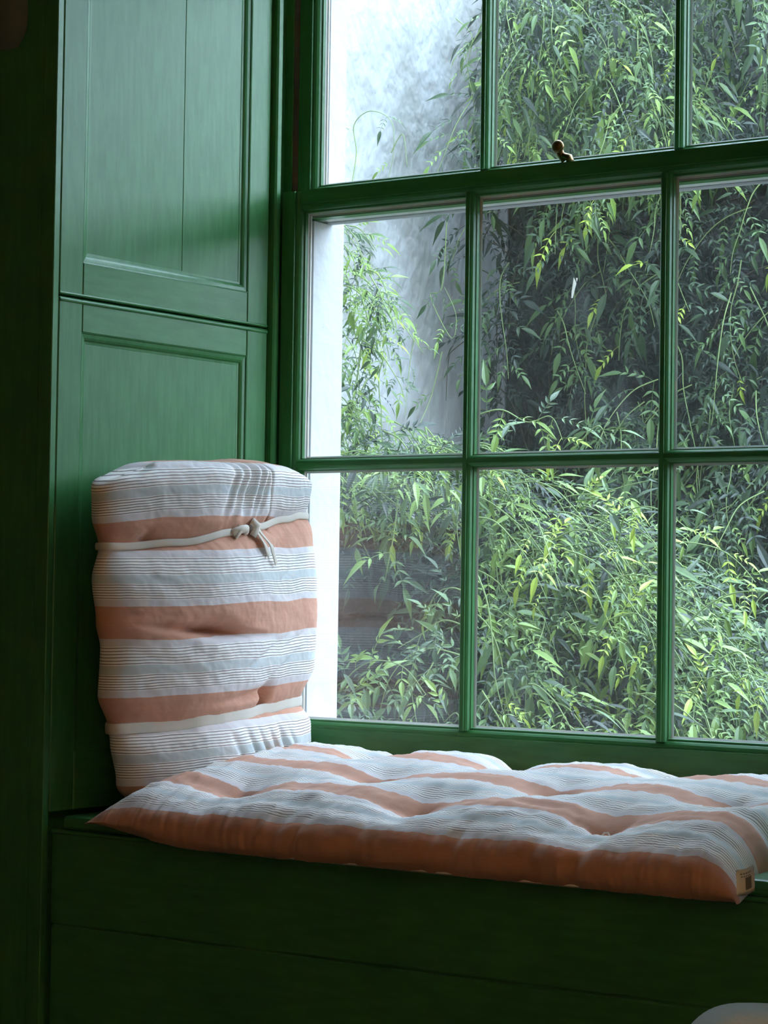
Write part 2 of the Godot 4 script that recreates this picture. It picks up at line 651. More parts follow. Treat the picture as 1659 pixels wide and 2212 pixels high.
func make_sash(parent: Node, called: String, label: String, zf: float, y0: float, y1: float, rail0: float, rail1: float) -> Node3D:
	# y0, y1: inner edges of the front faces of the bottom and top rails; rail heights below and above
	var s := Node3D.new()
	s.name = called
	parent.add_child(s)
	s.set_meta("label", label)
	var xl := 0.0345
	var xr := RIGHT_X - 0.040
	var g := 0.0125
	stile_part(s, "stile", true, -0.0055, 1.0, 0.040, y0 - rail0, y1 + rail1, zf)
	stile_part(s, "stile", true, RIGHT_X - 0.0055 + 0.005, -1.0, 0.040, y0 - rail0, y1 + rail1, zf)
	stile_part(s, "rail", false, y0 - rail0, 1.0, rail0 + 0.0145, xl - 0.002, xr + 0.002, zf - 0.0003)
	stile_part(s, "rail", false, y1 + rail1, -1.0, rail1 + 0.0145, xl - 0.002, xr + 0.002, zf - 0.0003)
	var ym := 0.5 * (y0 + y1)
	for x in [0.3645, 0.7145]:
		bar_part(s, true, x, y0 + 0.010, y1 - 0.010, zf)
	bar_part(s, false, ym, xl - 0.004, xr + 0.004, zf - 0.0004)
	var xs := [xl, 0.3645, 0.7145, xr]
	for k in 3:
		for h in 2:
			var a: float = xs[k] + (0.004 if k else -0.004)
			var b: float = xs[k + 1] - (0.004 if k < 2 else -0.004)
			var c: float = y0 + g - 0.004 if h == 0 else ym + 0.004
			var d: float = ym - 0.004 if h == 0 else y1 - g + 0.004
			film(s, Vector3(a, c, zf - 0.0206), Vector3(b, d, zf - 0.0206))
			obj("pane", box_mesh(Vector3(a, c, zf - 0.0235), Vector3(b, d, zf - 0.0208), 0.0), M.glass, s)
	return s

func film(s: Node3D, p: Vector3, q: Vector3) -> void:
	# grime dried on the inside of the old glass
	var st := begin()
	st.set_normal(Vector3(0, 0, 1))
	for v in [Vector3(p.x, p.y, p.z), Vector3(p.x, q.y, p.z), Vector3(q.x, q.y, p.z), Vector3(p.x, p.y, p.z), Vector3(q.x, q.y, p.z), Vector3(q.x, p.y, p.z)]:
		st.set_normal(Vector3(0, 0, 1))
		st.set_uv(Vector2(v.x * 1.55 + p.z * 7.0, v.y * 1.25))
		st.add_vertex(v)
	obj("grime", st.commit(), M.grime, s)

func make_window() -> void:
	var w := structure("window_1", "tall green six-over-six sash window with old glass", "window")
	var lower := make_sash(w, "lower_sash", "green lower sash of six panes", 0.0, 0.0, 0.8886, 0.075, 0.0229)
	make_sash(w, "upper_sash", "green upper sash of six panes", -0.0435, 0.915, 1.79, 0.045, 0.05)
	# underside of the meeting rails: bare wood towards the room, white outside
	var wood := obj("meeting_strip", box_mesh(Vector3(-0.005, 0.872, -0.0425), Vector3(RIGHT_X, 0.8755, -0.0405), 0.0), M.rawwood, lower)
	wood.name = "draught_strip"
	var up_rail := obj("drip_rail", box_mesh(Vector3(-0.005, 0.8665, -0.100), Vector3(RIGHT_X, 0.905, -0.0845), 0.002), M.white, w)
	up_rail.set_meta("label", "white outside face of the upper sash rail")
	# sash fastener on the meeting rail
	var kn := at(1210, 330, -0.012)
	var base_y := 0.9116
	var st := begin()
	cbox(st, Vector3(kn.x - 0.024, base_y, -0.028), Vector3(kn.x + 0.030, base_y + 0.003, -0.006), 0.001)
	var fast := obj("sash_fastener", st.commit(), M.brass, lower, "aged brass sash fastener with a round knob")
	fast.mesh = merge([fast.mesh, tube([Vector3(kn.x + 0.016, base_y + 0.003, -0.016), Vector3(kn.x + 0.014, base_y + 0.010, -0.017), Vector3(kn.x + 0.004, base_y + 0.013, -0.016)], 0.008, 0.006, func(_k): return Vector3(0, 0, 1), 12),
		tube([Vector3(kn.x + 0.006, base_y + 0.006, -0.018), Vector3(kn.x, base_y + 0.017, -0.013), Vector3(kn.x - 0.001, base_y + 0.024, -0.008)], 0.0065, 0.0065, func(_k): return Vector3(1, 0, 0), 12),
		ball(Vector3(kn.x - 0.001, base_y + 0.027, -0.006), Vector3(0.0105, 0.0105, 0.0075))])
	# frame round the sashes
	var f := Node3D.new()
	f.name = "sash_frame"
	w.add_child(f)
	for s in [1, -1]:
		var mx := func(x: float) -> float: return x if s > 0 else RIGHT_X - x
		obj("inner_lining", box_mesh(Vector3(mx.call(-0.072), SEAT_Y, -0.06), Vector3(mx.call(-0.033), HEAD_Y, 0.0185), 0.001), M.paint, f)
		obj("staff_bead", box_mesh(Vector3(mx.call(-0.034), SEAT_Y, 0.0025), Vector3(mx.call(-0.0065), HEAD_Y, 0.0185), 0.003), M.paint, f)
		obj("parting_bead", box_mesh(Vector3(mx.call(-0.034), 0.86, -0.0435), Vector3(mx.call(-0.0165), HEAD_Y, -0.0400), 0.001), M.paint, f)
		obj("outer_lining", box_mesh(Vector3(mx.call(-0.06), -0.07, -0.100), Vector3(mx.call(0.0300), HEAD_Y, -0.0855), 0.0), M.white, f)
		obj("pulley_stile", box_mesh(Vector3(mx.call(-0.05), -0.07, -0.0855), Vector3(mx.call(0.0300), 0.866, -0.0445), 0.0), M.white, f)
	obj("head", box_mesh(Vector3(-0.07, 1.80, -0.1), Vector3(RIGHT_X + 0.07, HEAD_Y + 0.03, 0.0185), 0.001), M.paint_across, f)
	obj("sill", box_mesh(Vector3(-0.07, SEAT_Y, -0.06), Vector3(RIGHT_X + 0.07, -0.0755, 0.006), 0.002), M.paint_across, f)

func merge(ms: Array) -> ArrayMesh:
	var st := begin()
	for m in ms:
		for s in m.get_surface_count():
			st.append_from(m, s, Transform3D())
	return st.commit()

func ball(c: Vector3, r: Vector3, nu := 18, nv := 12) -> ArrayMesh:
	return grid(nu, nv, func(u, v):
		var a: float = u * TAU
		var b: float = (v - 0.5) * PI
		return [c + Vector3(cos(a) * cos(b) * r.x, sin(b) * r.y, sin(a) * cos(b) * r.z), Vector2(u, v)], true)

# ------------------------------------------------------------------ shutters
func make_shutters() -> void:
	shutter("green panelled wooden shutter standing behind the rolled cushion", 1.0)
	shutter("green panelled wooden shutter at the bare end of the window seat", -1.0)

func shutter(label: String, side: float) -> void:
	# local frame: x from the room edge towards the window, y up, z out of the face
	var dirx := Vector3(SPLAY * side, 0, -1).normalized()
	var nrm := Vector3(side, 0, SPLAY).normalized()
	var root := thing("window_shutter", label, "shutter", Vector3.ZERO)
	var origin := Vector3(-0.017 - SPLAY * 0.5155, 0, 0.5155)
	if side < 0:
		origin.x = RIGHT_X - origin.x
	root.transform = Transform3D(Basis(dirx, Vector3.UP, nrm) if side > 0 else Basis(-dirx, Vector3.UP, nrm), origin)
	var sx := 1.0 if side > 0 else -1.0
	var width := 0.495
	var o0 := 0.0505                                # outer edges of the panels
	var o1 := 0.4425
	var th := 0.024
	var leaves := [[SEAT_Y + 0.004, 0.6745, -0.02, 0.6235], [0.6775, 1.80, 0.7320, 1.73]]
	for l in leaves:
		var y0: float = l[0]
		var y1: float = l[1]
		var p0: float = l[2]
		var p1: float = l[3]
		var up: bool = y0 > 0.5
		var leaf := Node3D.new()
		leaf.name = "shutter_leaf"
		root.add_child(leaf, true)
		obj("stile", box_mesh(Vector3(0, y0, -th), Vector3(sx * o0, y1, 0), 0.0015), M.paint, leaf)
		obj("stile", box_mesh(Vector3(sx * o1, y0, -th), Vector3(sx * width, y1, 0), 0.0015), M.paint, leaf)
		obj("rail", box_mesh(Vector3(sx * (o0 + 0.0004), y0, -th), Vector3(sx * (o1 - 0.0004), p0, -0.0003), 0.0015), M.paint_across, leaf)
		obj("rail", box_mesh(Vector3(sx * (o0 + 0.0004), p1, -th), Vector3(sx * (o1 - 0.0004), y1, -0.0003), 0.0015), M.paint_across, leaf)
		# ovolo moulding round the recessed panel
		var prof := [Vector2(-0.001, -0.0002), Vector2(0.0004, -0.0008), Vector2(0.0012, -0.0026), Vector2(0.0040, -0.0030), Vector2(0.0070, -0.0036), Vector2(0.0100, -0.0052), Vector2(0.0118, -0.0070), Vector2(0.0122, -0.0078), Vector2(0.0160, -0.0082), Vector2(0.0175, -0.0096)]
		var st := begin()
		moulding(st, o0, o1, p0, p1, prof, func(x, y, h): return Vector3(sx * x, y, h))
		obj("moulding", st.commit(), M.paint, leaf)
		# panel boards with a hair joint
		var split := 0.2855 if up else 0.93
		var edges := [o0 - 0.004, split, o1 + 0.004] if up else [o0 - 0.004, o1 + 0.004]
		for k in edges.size() - 1:
			var b := 0.0008 if up else 0.0
			obj("panel_board", box_mesh(Vector3(sx * (edges[k] + b * 0.5), p0 - 0.004, -0.020), Vector3(sx * (edges[k + 1] - b * 0.5), p1 + 0.004, -0.0085 - 0.0004 * k), b), M.paint, leaf)
	# half-round bead along the joint between the two leaves
	var path := []
	for k in 13:
		path.append(Vector3(sx * (0.001 + (width - 0.002) * k / 12.0), 0.6700, -0.0008))
	obj("joint_bead", tube(path, 0.0034, 0.0030, func(_k): return Vector3(0, 1, 0), 12), M.paint_across, root)
	var path2 := []
	for k in 13:
		path2.append(Vector3(sx * (0.001 + (width - 0.002) * k / 12.0), 0.6800, -0.0010))
	obj("joint_bead", tube(path2, 0.0022, 0.0022, func(_k): return Vector3(0, 1, 0), 12), M.paint_across, root)

# ------------------------------------------------------------------ window seat
func make_seat() -> void:
	var root := thing("window_bench", "dark green boarded window seat under the striped cushion", "window seat", Vector3.ZERO)
	var xl := -0.0452
	var xr := RIGHT_X + 0.0452
	var st := begin()
	var prof := [Vector2(0.0, SEAT_Y), Vector2(0.5070, SEAT_Y), Vector2(0.5105, SEAT_Y - 0.0015), Vector2(0.5130, SEAT_Y - 0.0050), Vector2(0.5138, SEAT_Y - 0.0105), Vector2(0.5130, SEAT_Y - 0.0160), Vector2(0.5100, SEAT_Y - 0.0195), Vector2(0.5060, SEAT_Y - 0.0210), Vector2(0.0, SEAT_Y - 0.0210)]
	var p2 := []
	for p in prof:
		p2.append(p)
	prism_solid(st, p2, Vector3(-0.0195, 0, 0.0195), Vector3(RIGHT_X + 0.0195, 0, 0.0195), Vector3(0, 0, 0.9615), Vector3(0, 1, 0))
	obj("seat_board", st.commit(), M.paint_across, root)
	# front of wide horizontal boards with a beaded joint
	obj("front_board", box_mesh(Vector3(xl, -0.2735, 0.485), Vector3(xr, SEAT_Y - 0.0212, 0.5095), 0.0008), M.paint_across, root)
	obj("front_board", box_mesh(Vector3(xl, FLOOR_Y + 0.001, 0.485), Vector3(xr, -0.2775, 0.5095), 0.0022), M.paint_across, root)
	var st2 := begin()
	cbox(st2, Vector3(xl, -0.2785, 0.487), Vector3(xr, -0.2725, 0.5040), 0.0)
	obj("joint_strip", st2.commit(), M.paint_across, root)
	var bead := []
	for k in 9:
		bead.append(Vector3(lerpf(xl, xr, k / 8.0), SEAT_Y - 0.0250, 0.5100))
	obj("cover_bead", tube(bead, 0.0030, 0.0026, func(_k): return Vector3(0, 1, 0), 10), M.paint_across, root)

# ------------------------------------------------------------------ courtyard
func make_courtyard() -> void:
	var zo := -0.135
	# the white outside skin of the house wall round the window
	var ow := structure("wall_outside", "white painted outside wall round the window opening", "wall")
	obj("wall_skin", box_mesh(Vector3(-1.9, -0.9, zo), Vector3(0.030, 3.2, -0.1000), 0.0), M.white, ow)
	obj("wall_skin", box_mesh(Vector3(RIGHT_X - 0.030, -0.9, zo), Vector3(4.1, 3.2, -0.1000), 0.0), M.white, ow)
	obj("lintel", box_mesh(Vector3(0.0305, HEAD_Y - 0.03, zo), Vector3(RIGHT_X - 0.0305, 3.2, -0.1005), 0.004), M.white, ow)
	obj("sill", box_mesh(Vector3(-0.03, -0.10, -0.165), Vector3(RIGHT_X + 0.03, -0.012, -0.0445), 0.004), M.white, ow)
	struct_mesh("wall_apron", box_mesh(Vector3(0.0305, -0.9, zo), Vector3(RIGHT_X - 0.0305, -0.1005, -0.0605), 0.002), M.white, "white painted wall under the outside window sill", "wall")
	struct_mesh("ground", box_mesh(Vector3(-2.2, -1.0, -7.2), Vector3(11.0, -0.9, zo), 0.0), M.soil, "dark soil of the courtyard", "ground")
	struct_mesh("wall_courtyard", box_mesh(Vector3(-1.05, -0.9, -2.35), Vector3(-0.75, 2.6, zo - 0.01), 0.01), M.render, "pale grey rendered wall streaked by weather, beyond the window", "wall")
	# low retaining wall of dark rubble under the jasmine
	var low := structure("wall_retaining", "low dark rubble wall in the shade of the jasmine", "wall")
	obj("core", box_mesh(Vector3(-0.745, -0.9, -2.04), Vector3(-0.10, 0.37, -1.12), 0.0), M.stone, low)
	var r := RandomNumberGenerator.new()
	r.seed = 314
	var variants := []
	for k in 6:
		variants.append(rubble(r))
	var y := -0.36
	while y < 0.35:
		var h := r.randf_range(0.055, 0.085)
		var x := -0.742
		while x < -0.13:
			var w := minf(r.randf_range(0.09, 0.20), -0.10 - x)
			var o := obj("stone", variants[r.randi() % 6], M.stone, low)
			o.transform = Transform3D(Basis.from_scale(Vector3(w - 0.008, h - 0.008, 0.07)), Vector3(x + w * 0.5, y + h * 0.5, -1.10 + r.randf_range(-0.012, 0.012)))
			x += w
		y += h
	struct_mesh("wall_added", box_mesh(Vector3(0.80, -0.9, -7.0), Vector3(11.0, 2.3, -6.75), 0.01), M.stone, "far garden wall added out of view to hold back low sky", "wall")  # unseen wall, added so the shutter's shine fades downwards
	struct_mesh("wall_garden", box_mesh(Vector3(-0.75, -0.9, -2.35), Vector3(0.80, 1.95, -2.05), 0.01), M.stone, "dark garden wall hidden behind climbing jasmine", "wall")

func rubble(r: RandomNumberGenerator) -> ArrayMesh:
	# a rough unit stone
	var st := begin()
	var c := [r.randf_range(0.06, 0.16), r.randf_range(0.06, 0.16), r.randf_range(0.06, 0.16), r.randf_range(0.06, 0.16)]
	var ring := [Vector2(-0.5 + c[0], -0.5), Vector2(0.5 - c[1], -0.5), Vector2(0.5, -0.5 + c[1]), Vector2(0.5, 0.5 - c[2]), Vector2(0.5 - c[2], 0.5), Vector2(-0.5 + c[3], 0.5), Vector2(-0.5, 0.5 - c[3]), Vector2(-0.5, -0.5 + c[0])]
	var top := []
	for p in ring:
		top.append(Vector3(p.x * 0.9, p.y * 0.86, 0.5 + r.randf_range(-0.12, 0.0)))
	for i in 8:
		var j := (i + 1) % 8
		poly(st, [Vector3(ring[i].x, ring[i].y, -0.5), Vector3(ring[j].x, ring[j].y, -0.5), Vector3(ring[j].x, ring[j].y, 0.3), Vector3(ring[i].x, ring[i].y, 0.3)], Vector3(ring[i].x + ring[j].x, ring[i].y + ring[j].y, 0))
		poly(st, [Vector3(ring[i].x, ring[i].y, 0.3), Vector3(ring[j].x, ring[j].y, 0.3), top[j]], Vector3(ring[i].x, ring[i].y, 0.6))
		poly(st, [Vector3(ring[i].x, ring[i].y, 0.3), top[j], top[i]], Vector3(ring[i].x, ring[i].y, 0.6))
		poly(st, [Vector3(0, 0, 0.52), top[i], top[j]], Vector3(0, 0, 1))
	return st.commit()

# ------------------------------------------------------------------ seat cushion
const TUFTS := [[0.285, 0.135], [0.540, 0.150], [0.795, 0.125], [1.02, 0.13], [0.405, 0.305], [0.706, 0.312], [0.97, 0.30], [0.250, 0.435], [0.565, 0.445], [0.862, 0.455]]

func seat_profile() -> Array:
	# (z, y) from the front seam over the top to the back seam, then back along the underside
	return [Vector2(0.536, -0.1400), Vector2(0.549, -0.1285), Vector2(0.552, -0.1130), Vector2(0.544, -0.0940), Vector2(0.520, -0.0740), Vector2(0.480, -0.0560), Vector2(0.430, -0.0450), Vector2(0.350, -0.0330), Vector2(0.250, -0.0240), Vector2(0.150, -0.0170), Vector2(0.080, -0.0190), Vector2(0.045, -0.0360), Vector2(0.027, -0.0560), Vector2(0.024, -0.0800), Vector2(0.030, -0.1000)]

func make_seat_cushion() -> void:
	var root := thing("seat_cushion", "flat tufted cotton cushion with salmon, white and blue stripes on the window seat", "cushion", Vector3(0.57, SEAT_Y, 0.29))
	var top := spline(seat_profile(), 9)
	var bot := spline([Vector2(0.030, -0.1000), Vector2(0.040, -0.1105), Vector2(0.15, -0.1112), Vector2(0.35, -0.1112), Vector2(0.495, -0.1112), Vector2(0.5155, -0.1118), Vector2(0.522, -0.1240), Vector2(0.536, -0.1400)], 5)
	# arc length from the front seam drives the stripes
	var loop := []
	var arc := 0.0
	for k in top.size():
		if k:
			arc += top[k].distance_to(top[k - 1])
		loop.append([top[k], arc, true])
	for k in range(1, bot.size()):
		arc += bot[k].distance_to(bot[k - 1])
		loop.append([bot[k], arc, false])
	var nu := loop.size() - 1
	var nv := 300
	var x0 := 0.050
	var x1 := 1.090
	var fn := FastNoiseLite.new()
	fn.seed = 4
	fn.frequency = 1.0
	var pos := PackedVector3Array()
	var uvs := PackedVector2Array()
	for j in nv + 1:
		var s := float(j) / nv
		# denser columns near both ends
		var x := lerpf(x0, x1, s - 0.045 * sin(TAU * s))
		var d := minf(x - x0, x1 - x)
		var e := 1.0
		var reach := 0.085 if x < 0.5 else 0.070
		if d < reach:
			var q := 1.0 - maxf(d, 0.0) / reach
			e = pow(maxf(0.0, 1.0 - pow(q, 2.2)), 0.62)
		for i in nu + 1:
			var p: Vector2 = loop[i][0]
			var z := p.x
			var y := p.y
			var is_top: bool = loop[i][2]
			# seam line of the ends, between the front and the back seams
			var lift := 0.022 * (1.0 - smoothstep(x0, x0 + 0.20, x))
			var fz := clampf((z - 0.40) / 0.14, 0.0, 1.0)
			var y_seam := lerpf(-0.100, lerpf(-0.1115, -0.1385 + lift, fz), clampf((z - 0.03) / 0.40, 0.0, 1.0))
			if z > 0.5 and y < -0.10:
				y += lift * smoothstep(0.5, 0.536, z) * smoothstep(-0.10, -0.14, y)
			# ends draw in towards the seam and bow inwards between the corners
			y = lerpf(y_seam, y, e)
			var zc := 0.29
			var zz := zc + (z - zc) * lerpf(1.0 if x > 0.5 else 0.985, 1.0, e)
			var xx := x
			if d < 0.12:
				var bow := (0.042 if x < 0.5 else 0.016) * (1.0 - pow(absf(z - zc) / 0.262, 2.0)) * (1.0 - d / 0.12)
				xx += bow if x < 0.5 else -bow
			if is_top:
				var dip := 0.0
				var shift := 0.0
				for t in TUFTS:
					var dx: float = x - t[0]
					var dz: float = z - t[1]
					var r := Vector2(dx, dz).length()
					dip += 0.024 * exp(-r / 0.026) + 0.016 * gauss(r, 0.070)
					# creases that run out of the tuft
					var ang := atan2(dz, dx)
					dip += 0.0050 * exp(-r / 0.05) * (1.0 - pow(absf(sin(ang * 2.5 + t[0] * 20.0)), 0.7)) * smoothstep(0.0, 0.012, r)
					shift += dz * 0.10 * gauss(r, 0.05)
				var face := smoothstep(-0.14, -0.05, p.y)
				# the back edge is drawn down where the seam is caught
				dip += (0.020 * gauss(x - 0.512, 0.030) + 0.014 * gauss(x - 0.815, 0.035) + 0.008 * gauss(x - 0.30, 0.03)) * smoothstep(0.17, 0.05, z)
				dip -= 0.006 * gauss(x - 0.30, 0.14) * gauss(z - 0.1, 0.1)
				y -= dip * face * e
				# soft valleys between the rows and fine wrinkles
				var wr := fn.get_noise_2d(x * 26.0, z * 9.0) * 0.0030 + fn.get_noise_2d(x * 7.0 + 50.0, z * 22.0) * 0.0045 + fn.get_noise_2d(x * 60.0, z * 60.0) * 0.0007
				y += wr * e * (0.4 + 0.6 * face)
				# upright gathers along the front
				if z > 0.44:
					var g := smoothstep(0.44, 0.53, z) * e
					var n1 := fn.get_noise_2d(x * 42.0 + 9.0, y * 6.0) + 0.6 * fn.get_noise_2d(x * 95.0 + 30.0, y * 10.0)
					zz += 0.0042 * n1 * g
					for gx in [[0.395, 0.012, 0.006], [0.43, 0.008, 0.005], [0.53, 0.010, 0.005], [0.645, 0.009, 0.006], [0.68, 0.012, 0.007], [0.80, 0.010, 0.005], [0.868, 0.012, 0.008], [0.25, 0.010, 0.004]]:
						zz -= gx[2] * gauss(x - gx[0] - (y + 0.1) * 0.35, gx[1]) * g
						y -= 0.6 * gx[2] * gauss(x - gx[0] - (y + 0.1) * 0.35, gx[1] * 1.3) * g * face
				# gathers at the right end
				if x > 0.98:
					var g2 := smoothstep(0.98, 1.07, x)
					y -= 0.010 * g2 * e * (gauss(z - 0.40, 0.014) + gauss(z - 0.24, 0.016) + 0.5 * gauss(z - 0.49, 0.010))
				zz += shift * 0.0
			pos.append(Vector3(xx, y, zz) - root.position)
			var v: float = loop[i][1]
			var stripe: float = 0.0
			if v < 0.064:
				stripe = clampf(v - 0.014, 0.004, 0.050)
			else:
				stripe = v - 0.014
			uvs.append(Vector2(x / 0.0675, stripe / 0.135))
	var cover := obj("cover", grid_from(nu, nv, pos, uvs, true), M.fabric, root)
	# the care label sewn into the right end
	var lab := Image.create(64, 64, false, Image.FORMAT_RGB8)
	lab.fill(Color(0.93, 0.93, 0.92))
	lab.fill_rect(Rect2i(24, 22, 26, 30), Color(0.50, 0.50, 0.47))
	for k in 5:
		lab.fill_rect(Rect2i(10 + k * 8, 10, 5, 3), Color(0.5, 0.5, 0.5))
		lab.fill_rect(Rect2i(12 + k * 7, 17, 4, 3), Color(0.5, 0.5, 0.5))
	var lm := mat(Color.WHITE, 0.8)
	lm.albedo_texture = ImageTexture.create_from_image(lab)
	var corner := at(1590, 1880, 0.532) - root.position
	var ux := Vector3(0.027, 0.009, 0.004)
	var uy := Vector3(0.006, -0.030, 0.010)
	var thick := ux.cross(uy).normalized() * 0.0004
	var st := grid(10, 20, func(u, v):
		var a: float = u * 2.0
		var side := 1.0 if a < 1.0 else -1.0
		var q: float = a if a < 1.0 else 2.0 - a
		var bend := 0.004 * sin(v * PI * 1.3) * ux.cross(uy).normalized()
		return [corner + ux * v + uy * q + bend + thick * side, Vector2(v, q)], true)
	obj("care_label", st, lm, cover, "small white care label sewn into the cushion end")
	# tufting threads
	for t in TUFTS:
		if t[1] < 0.14:
			continue
		var b := Vector3(t[0], -0.066 - 0.02 * clampf((t[1] - 0.3) / 0.15, 0.0, 1.0) + 0.008, t[1]) - root.position
		obj("tuft_thread", tube([b + Vector3(-0.006, -0.004, 0), b + Vector3(-0.002, 0.0005, 0.001), b + Vector3(0.003, 0.001, 0), b + Vector3(0.006, -0.004, -0.001)], 0.0010, 0.0010, func(_k): return Vector3(0, 0, 1), 6), M.thread, cover)

# ------------------------------------------------------------------ rolled cushion
const ROLL_ZMAX := [[-0.105, 0.440], [-0.063, 0.452], [0.0, 0.468], [0.022, 0.474], [0.07, 0.497], [0.14, 0.494], [0.18, 0.505], [0.245, 0.516], [0.294, 0.502], [0.34, 0.519], [0.39, 0.521], [0.42, 0.485], [0.44, 0.44]]
const ROLL_ZMIN := [[-0.105, 0.022], [-0.027, 0.012], [0.012, 0.012], [0.045, 0.036], [0.06, 0.036], [0.104, 0.012], [0.21, 0.009], [0.336, 0.014], [0.358, 0.026], [0.405, 0.020], [0.437, 0.030]]
const RIB1 := [[0.05, 0.3550], [0.107, 0.3470], [0.208, 0.3320], [0.257, 0.3250], [0.281, 0.3208], [0.396, 0.3020], [0.484, 0.2936], [0.56, 0.2920]]
const RIB2 := [[0.03, 0.0480], [0.086, 0.0461], [0.150, 0.0410], [0.249, 0.0353], [0.332, 0.0302], [0.411, 0.0217], [0.56, 0.0150]]
var roll_noise := FastNoiseLite.new()

func roll_top(z: float) -> float:
	# upper outline, from the window end to the room end
	return table([[0.02, 0.4330], [0.10, 0.4385], [0.165, 0.4415], [0.22, 0.4410], [0.30, 0.4350], [0.38, 0.4325], [0.435, 0.4300], [0.455, 0.4290], [0.480, 0.4160], [0.52, 0.3970]], z)

func roll_point(phi: float, y: float, shrink: float) -> Vector3:
	# section of the tied cushion at height y; phi 0 faces the window seat (+x), phi 90 degrees the room (+z)
	var zmax := table(ROLL_ZMAX, y)
	var zmin := table(ROLL_ZMIN, y)
	var cz := 0.5 * (zmax + zmin)
	var b := 0.5 * (zmax - zmin)
	var a := 0.0600
	var cx := 0.0500
	var c := cos(phi)
	var s := sin(phi)
	var n := lerpf(4.0, 1.85, smoothstep(-0.6, 0.8, s))
	var ex := signf(c) * pow(absf(c), 2.0 / n)
	var ez := signf(s) * pow(absf(s), 2.0 / n)
	var z := cz + b * ez * lerpf(1.0, shrink, 0.22)
	var x := cx + a * ex * shrink
	# the back follows the splayed shutter
	x -= SPLAY * maxf(0.0, z - 0.02) * (0.5 - 0.5 * ex * shrink) * 0.9
	var front := smoothstep(0.0, 0.75, c) * smoothstep(0.0, 0.75, shrink)
	# belly between the ties
	var r1 := y - table(RIB1, z)
	var r2 := y - table(RIB2, z)
	x += front * (0.010 * sin(clampf((y - 0.04) / 0.28, 0.0, 1.0) * PI) - 0.002)
	# the far half swells towards the window, the near half falls away to the room
	x += front * 0.026 * gauss(z - 0.285, 0.13)
	# pull of the two ties
	var pull := 0.0125 * gauss(r1, 0.016) + 0.006 * gauss(r1, 0.045) + 0.0115 * gauss(r2, 0.014) + 0.006 * gauss(r2, 0.04)
	x -= front * pull
	# tufts
	var t1z := z - 0.330
	var t1y := y - 0.1700
	x -= front * (0.026 * gauss(t1z, 0.040) * gauss(t1y, 0.013) + 0.026 * gauss(t1z, 0.085) * gauss(t1y + 0.004 - 0.06 * t1z, 0.006) + 0.006 * gauss(t1z, 0.11) * gauss(t1y, 0.04))
	var t2z := z - 0.185
	var t2y := y - 0.0600
	x -= front * (0.026 * gauss(t2z, 0.013) * gauss(t2y, 0.022) + 0.014 * gauss(t2z - 0.06, 0.07) * gauss(t2y - 0.006 + 0.12 * (t2z - 0.06), 0.008) + 0.006 * gauss(t2z, 0.07) * gauss(t2y, 0.035))
	var t3z := z - 0.445
	x -= front * 0.008 * gauss(t3z, 0.012) * gauss(y - 0.306, 0.016)
	# seam of the folded edge at the top
	var sz := 0.182 + 0.004 * sin((y - 0.34) * 30.0)
	x -= front * (0.013 * gauss(z - sz + 0.004, 0.0045) + 0.006 * smoothstep(0.010, -0.002, z - sz) * smoothstep(sz - 0.08, sz - 0.01, z)) * smoothstep(0.315, 0.345, y)
	# folds gathered beside the seam
	var fold := smoothstep(0.325, 0.385, y)
	for f in [[0.240, 0.011, 0.020], [0.214, 0.006, 0.012], [0.268, 0.007, 0.011], [0.196, 0.005, 0.009], [0.292, 0.006, 0.007]]:
		x -= front * f[2] * gauss(z - f[0] + (y - 0.42) * 0.42, f[1]) * fold * smoothstep(0.30, 0.36, y)
	# folds gathered at the foot
	var foot := smoothstep(0.03, -0.04, y)
	for f in [[0.100, 0.008, 0.014], [0.135, 0.007, 0.009], [0.168, 0.007, 0.010], [0.205, 0.008, 0.010], [0.250, 0.010, 0.008], [0.07, 0.006, 0.005]]:
		x -= front * f[2] * gauss(z - f[0] - (y + 0.05) * 0.75, f[1]) * foot
	# diagonal draw lines under the knot and beside the second tuft
	for f in [[0.16, 0.300, -0.55, 0.007, 0.05, 0.010], [0.12, 0.268, -0.50, 0.005, 0.05, 0.007], [0.22, 0.128, -0.40, 0.006, 0.06, 0.006], [0.16, 0.105, -0.55, 0.005, 0.05, 0.005], [0.12, 0.150, -0.35, 0.004, 0.06, 0.006]]:
		var across: float = (y - f[1]) + f[2] * (f[0] - z)
		x -= front * f[3] * gauss(across, f[5]) * gauss(z - f[0], f[4])
	x += front * (0.0022 * roll_noise.get_noise_2d(z * 14.0, y * 22.0) + 0.0009 * roll_noise.get_noise_2d(z * 50.0 + 7.0, y * 40.0))
	return Vector3(x, y, z)

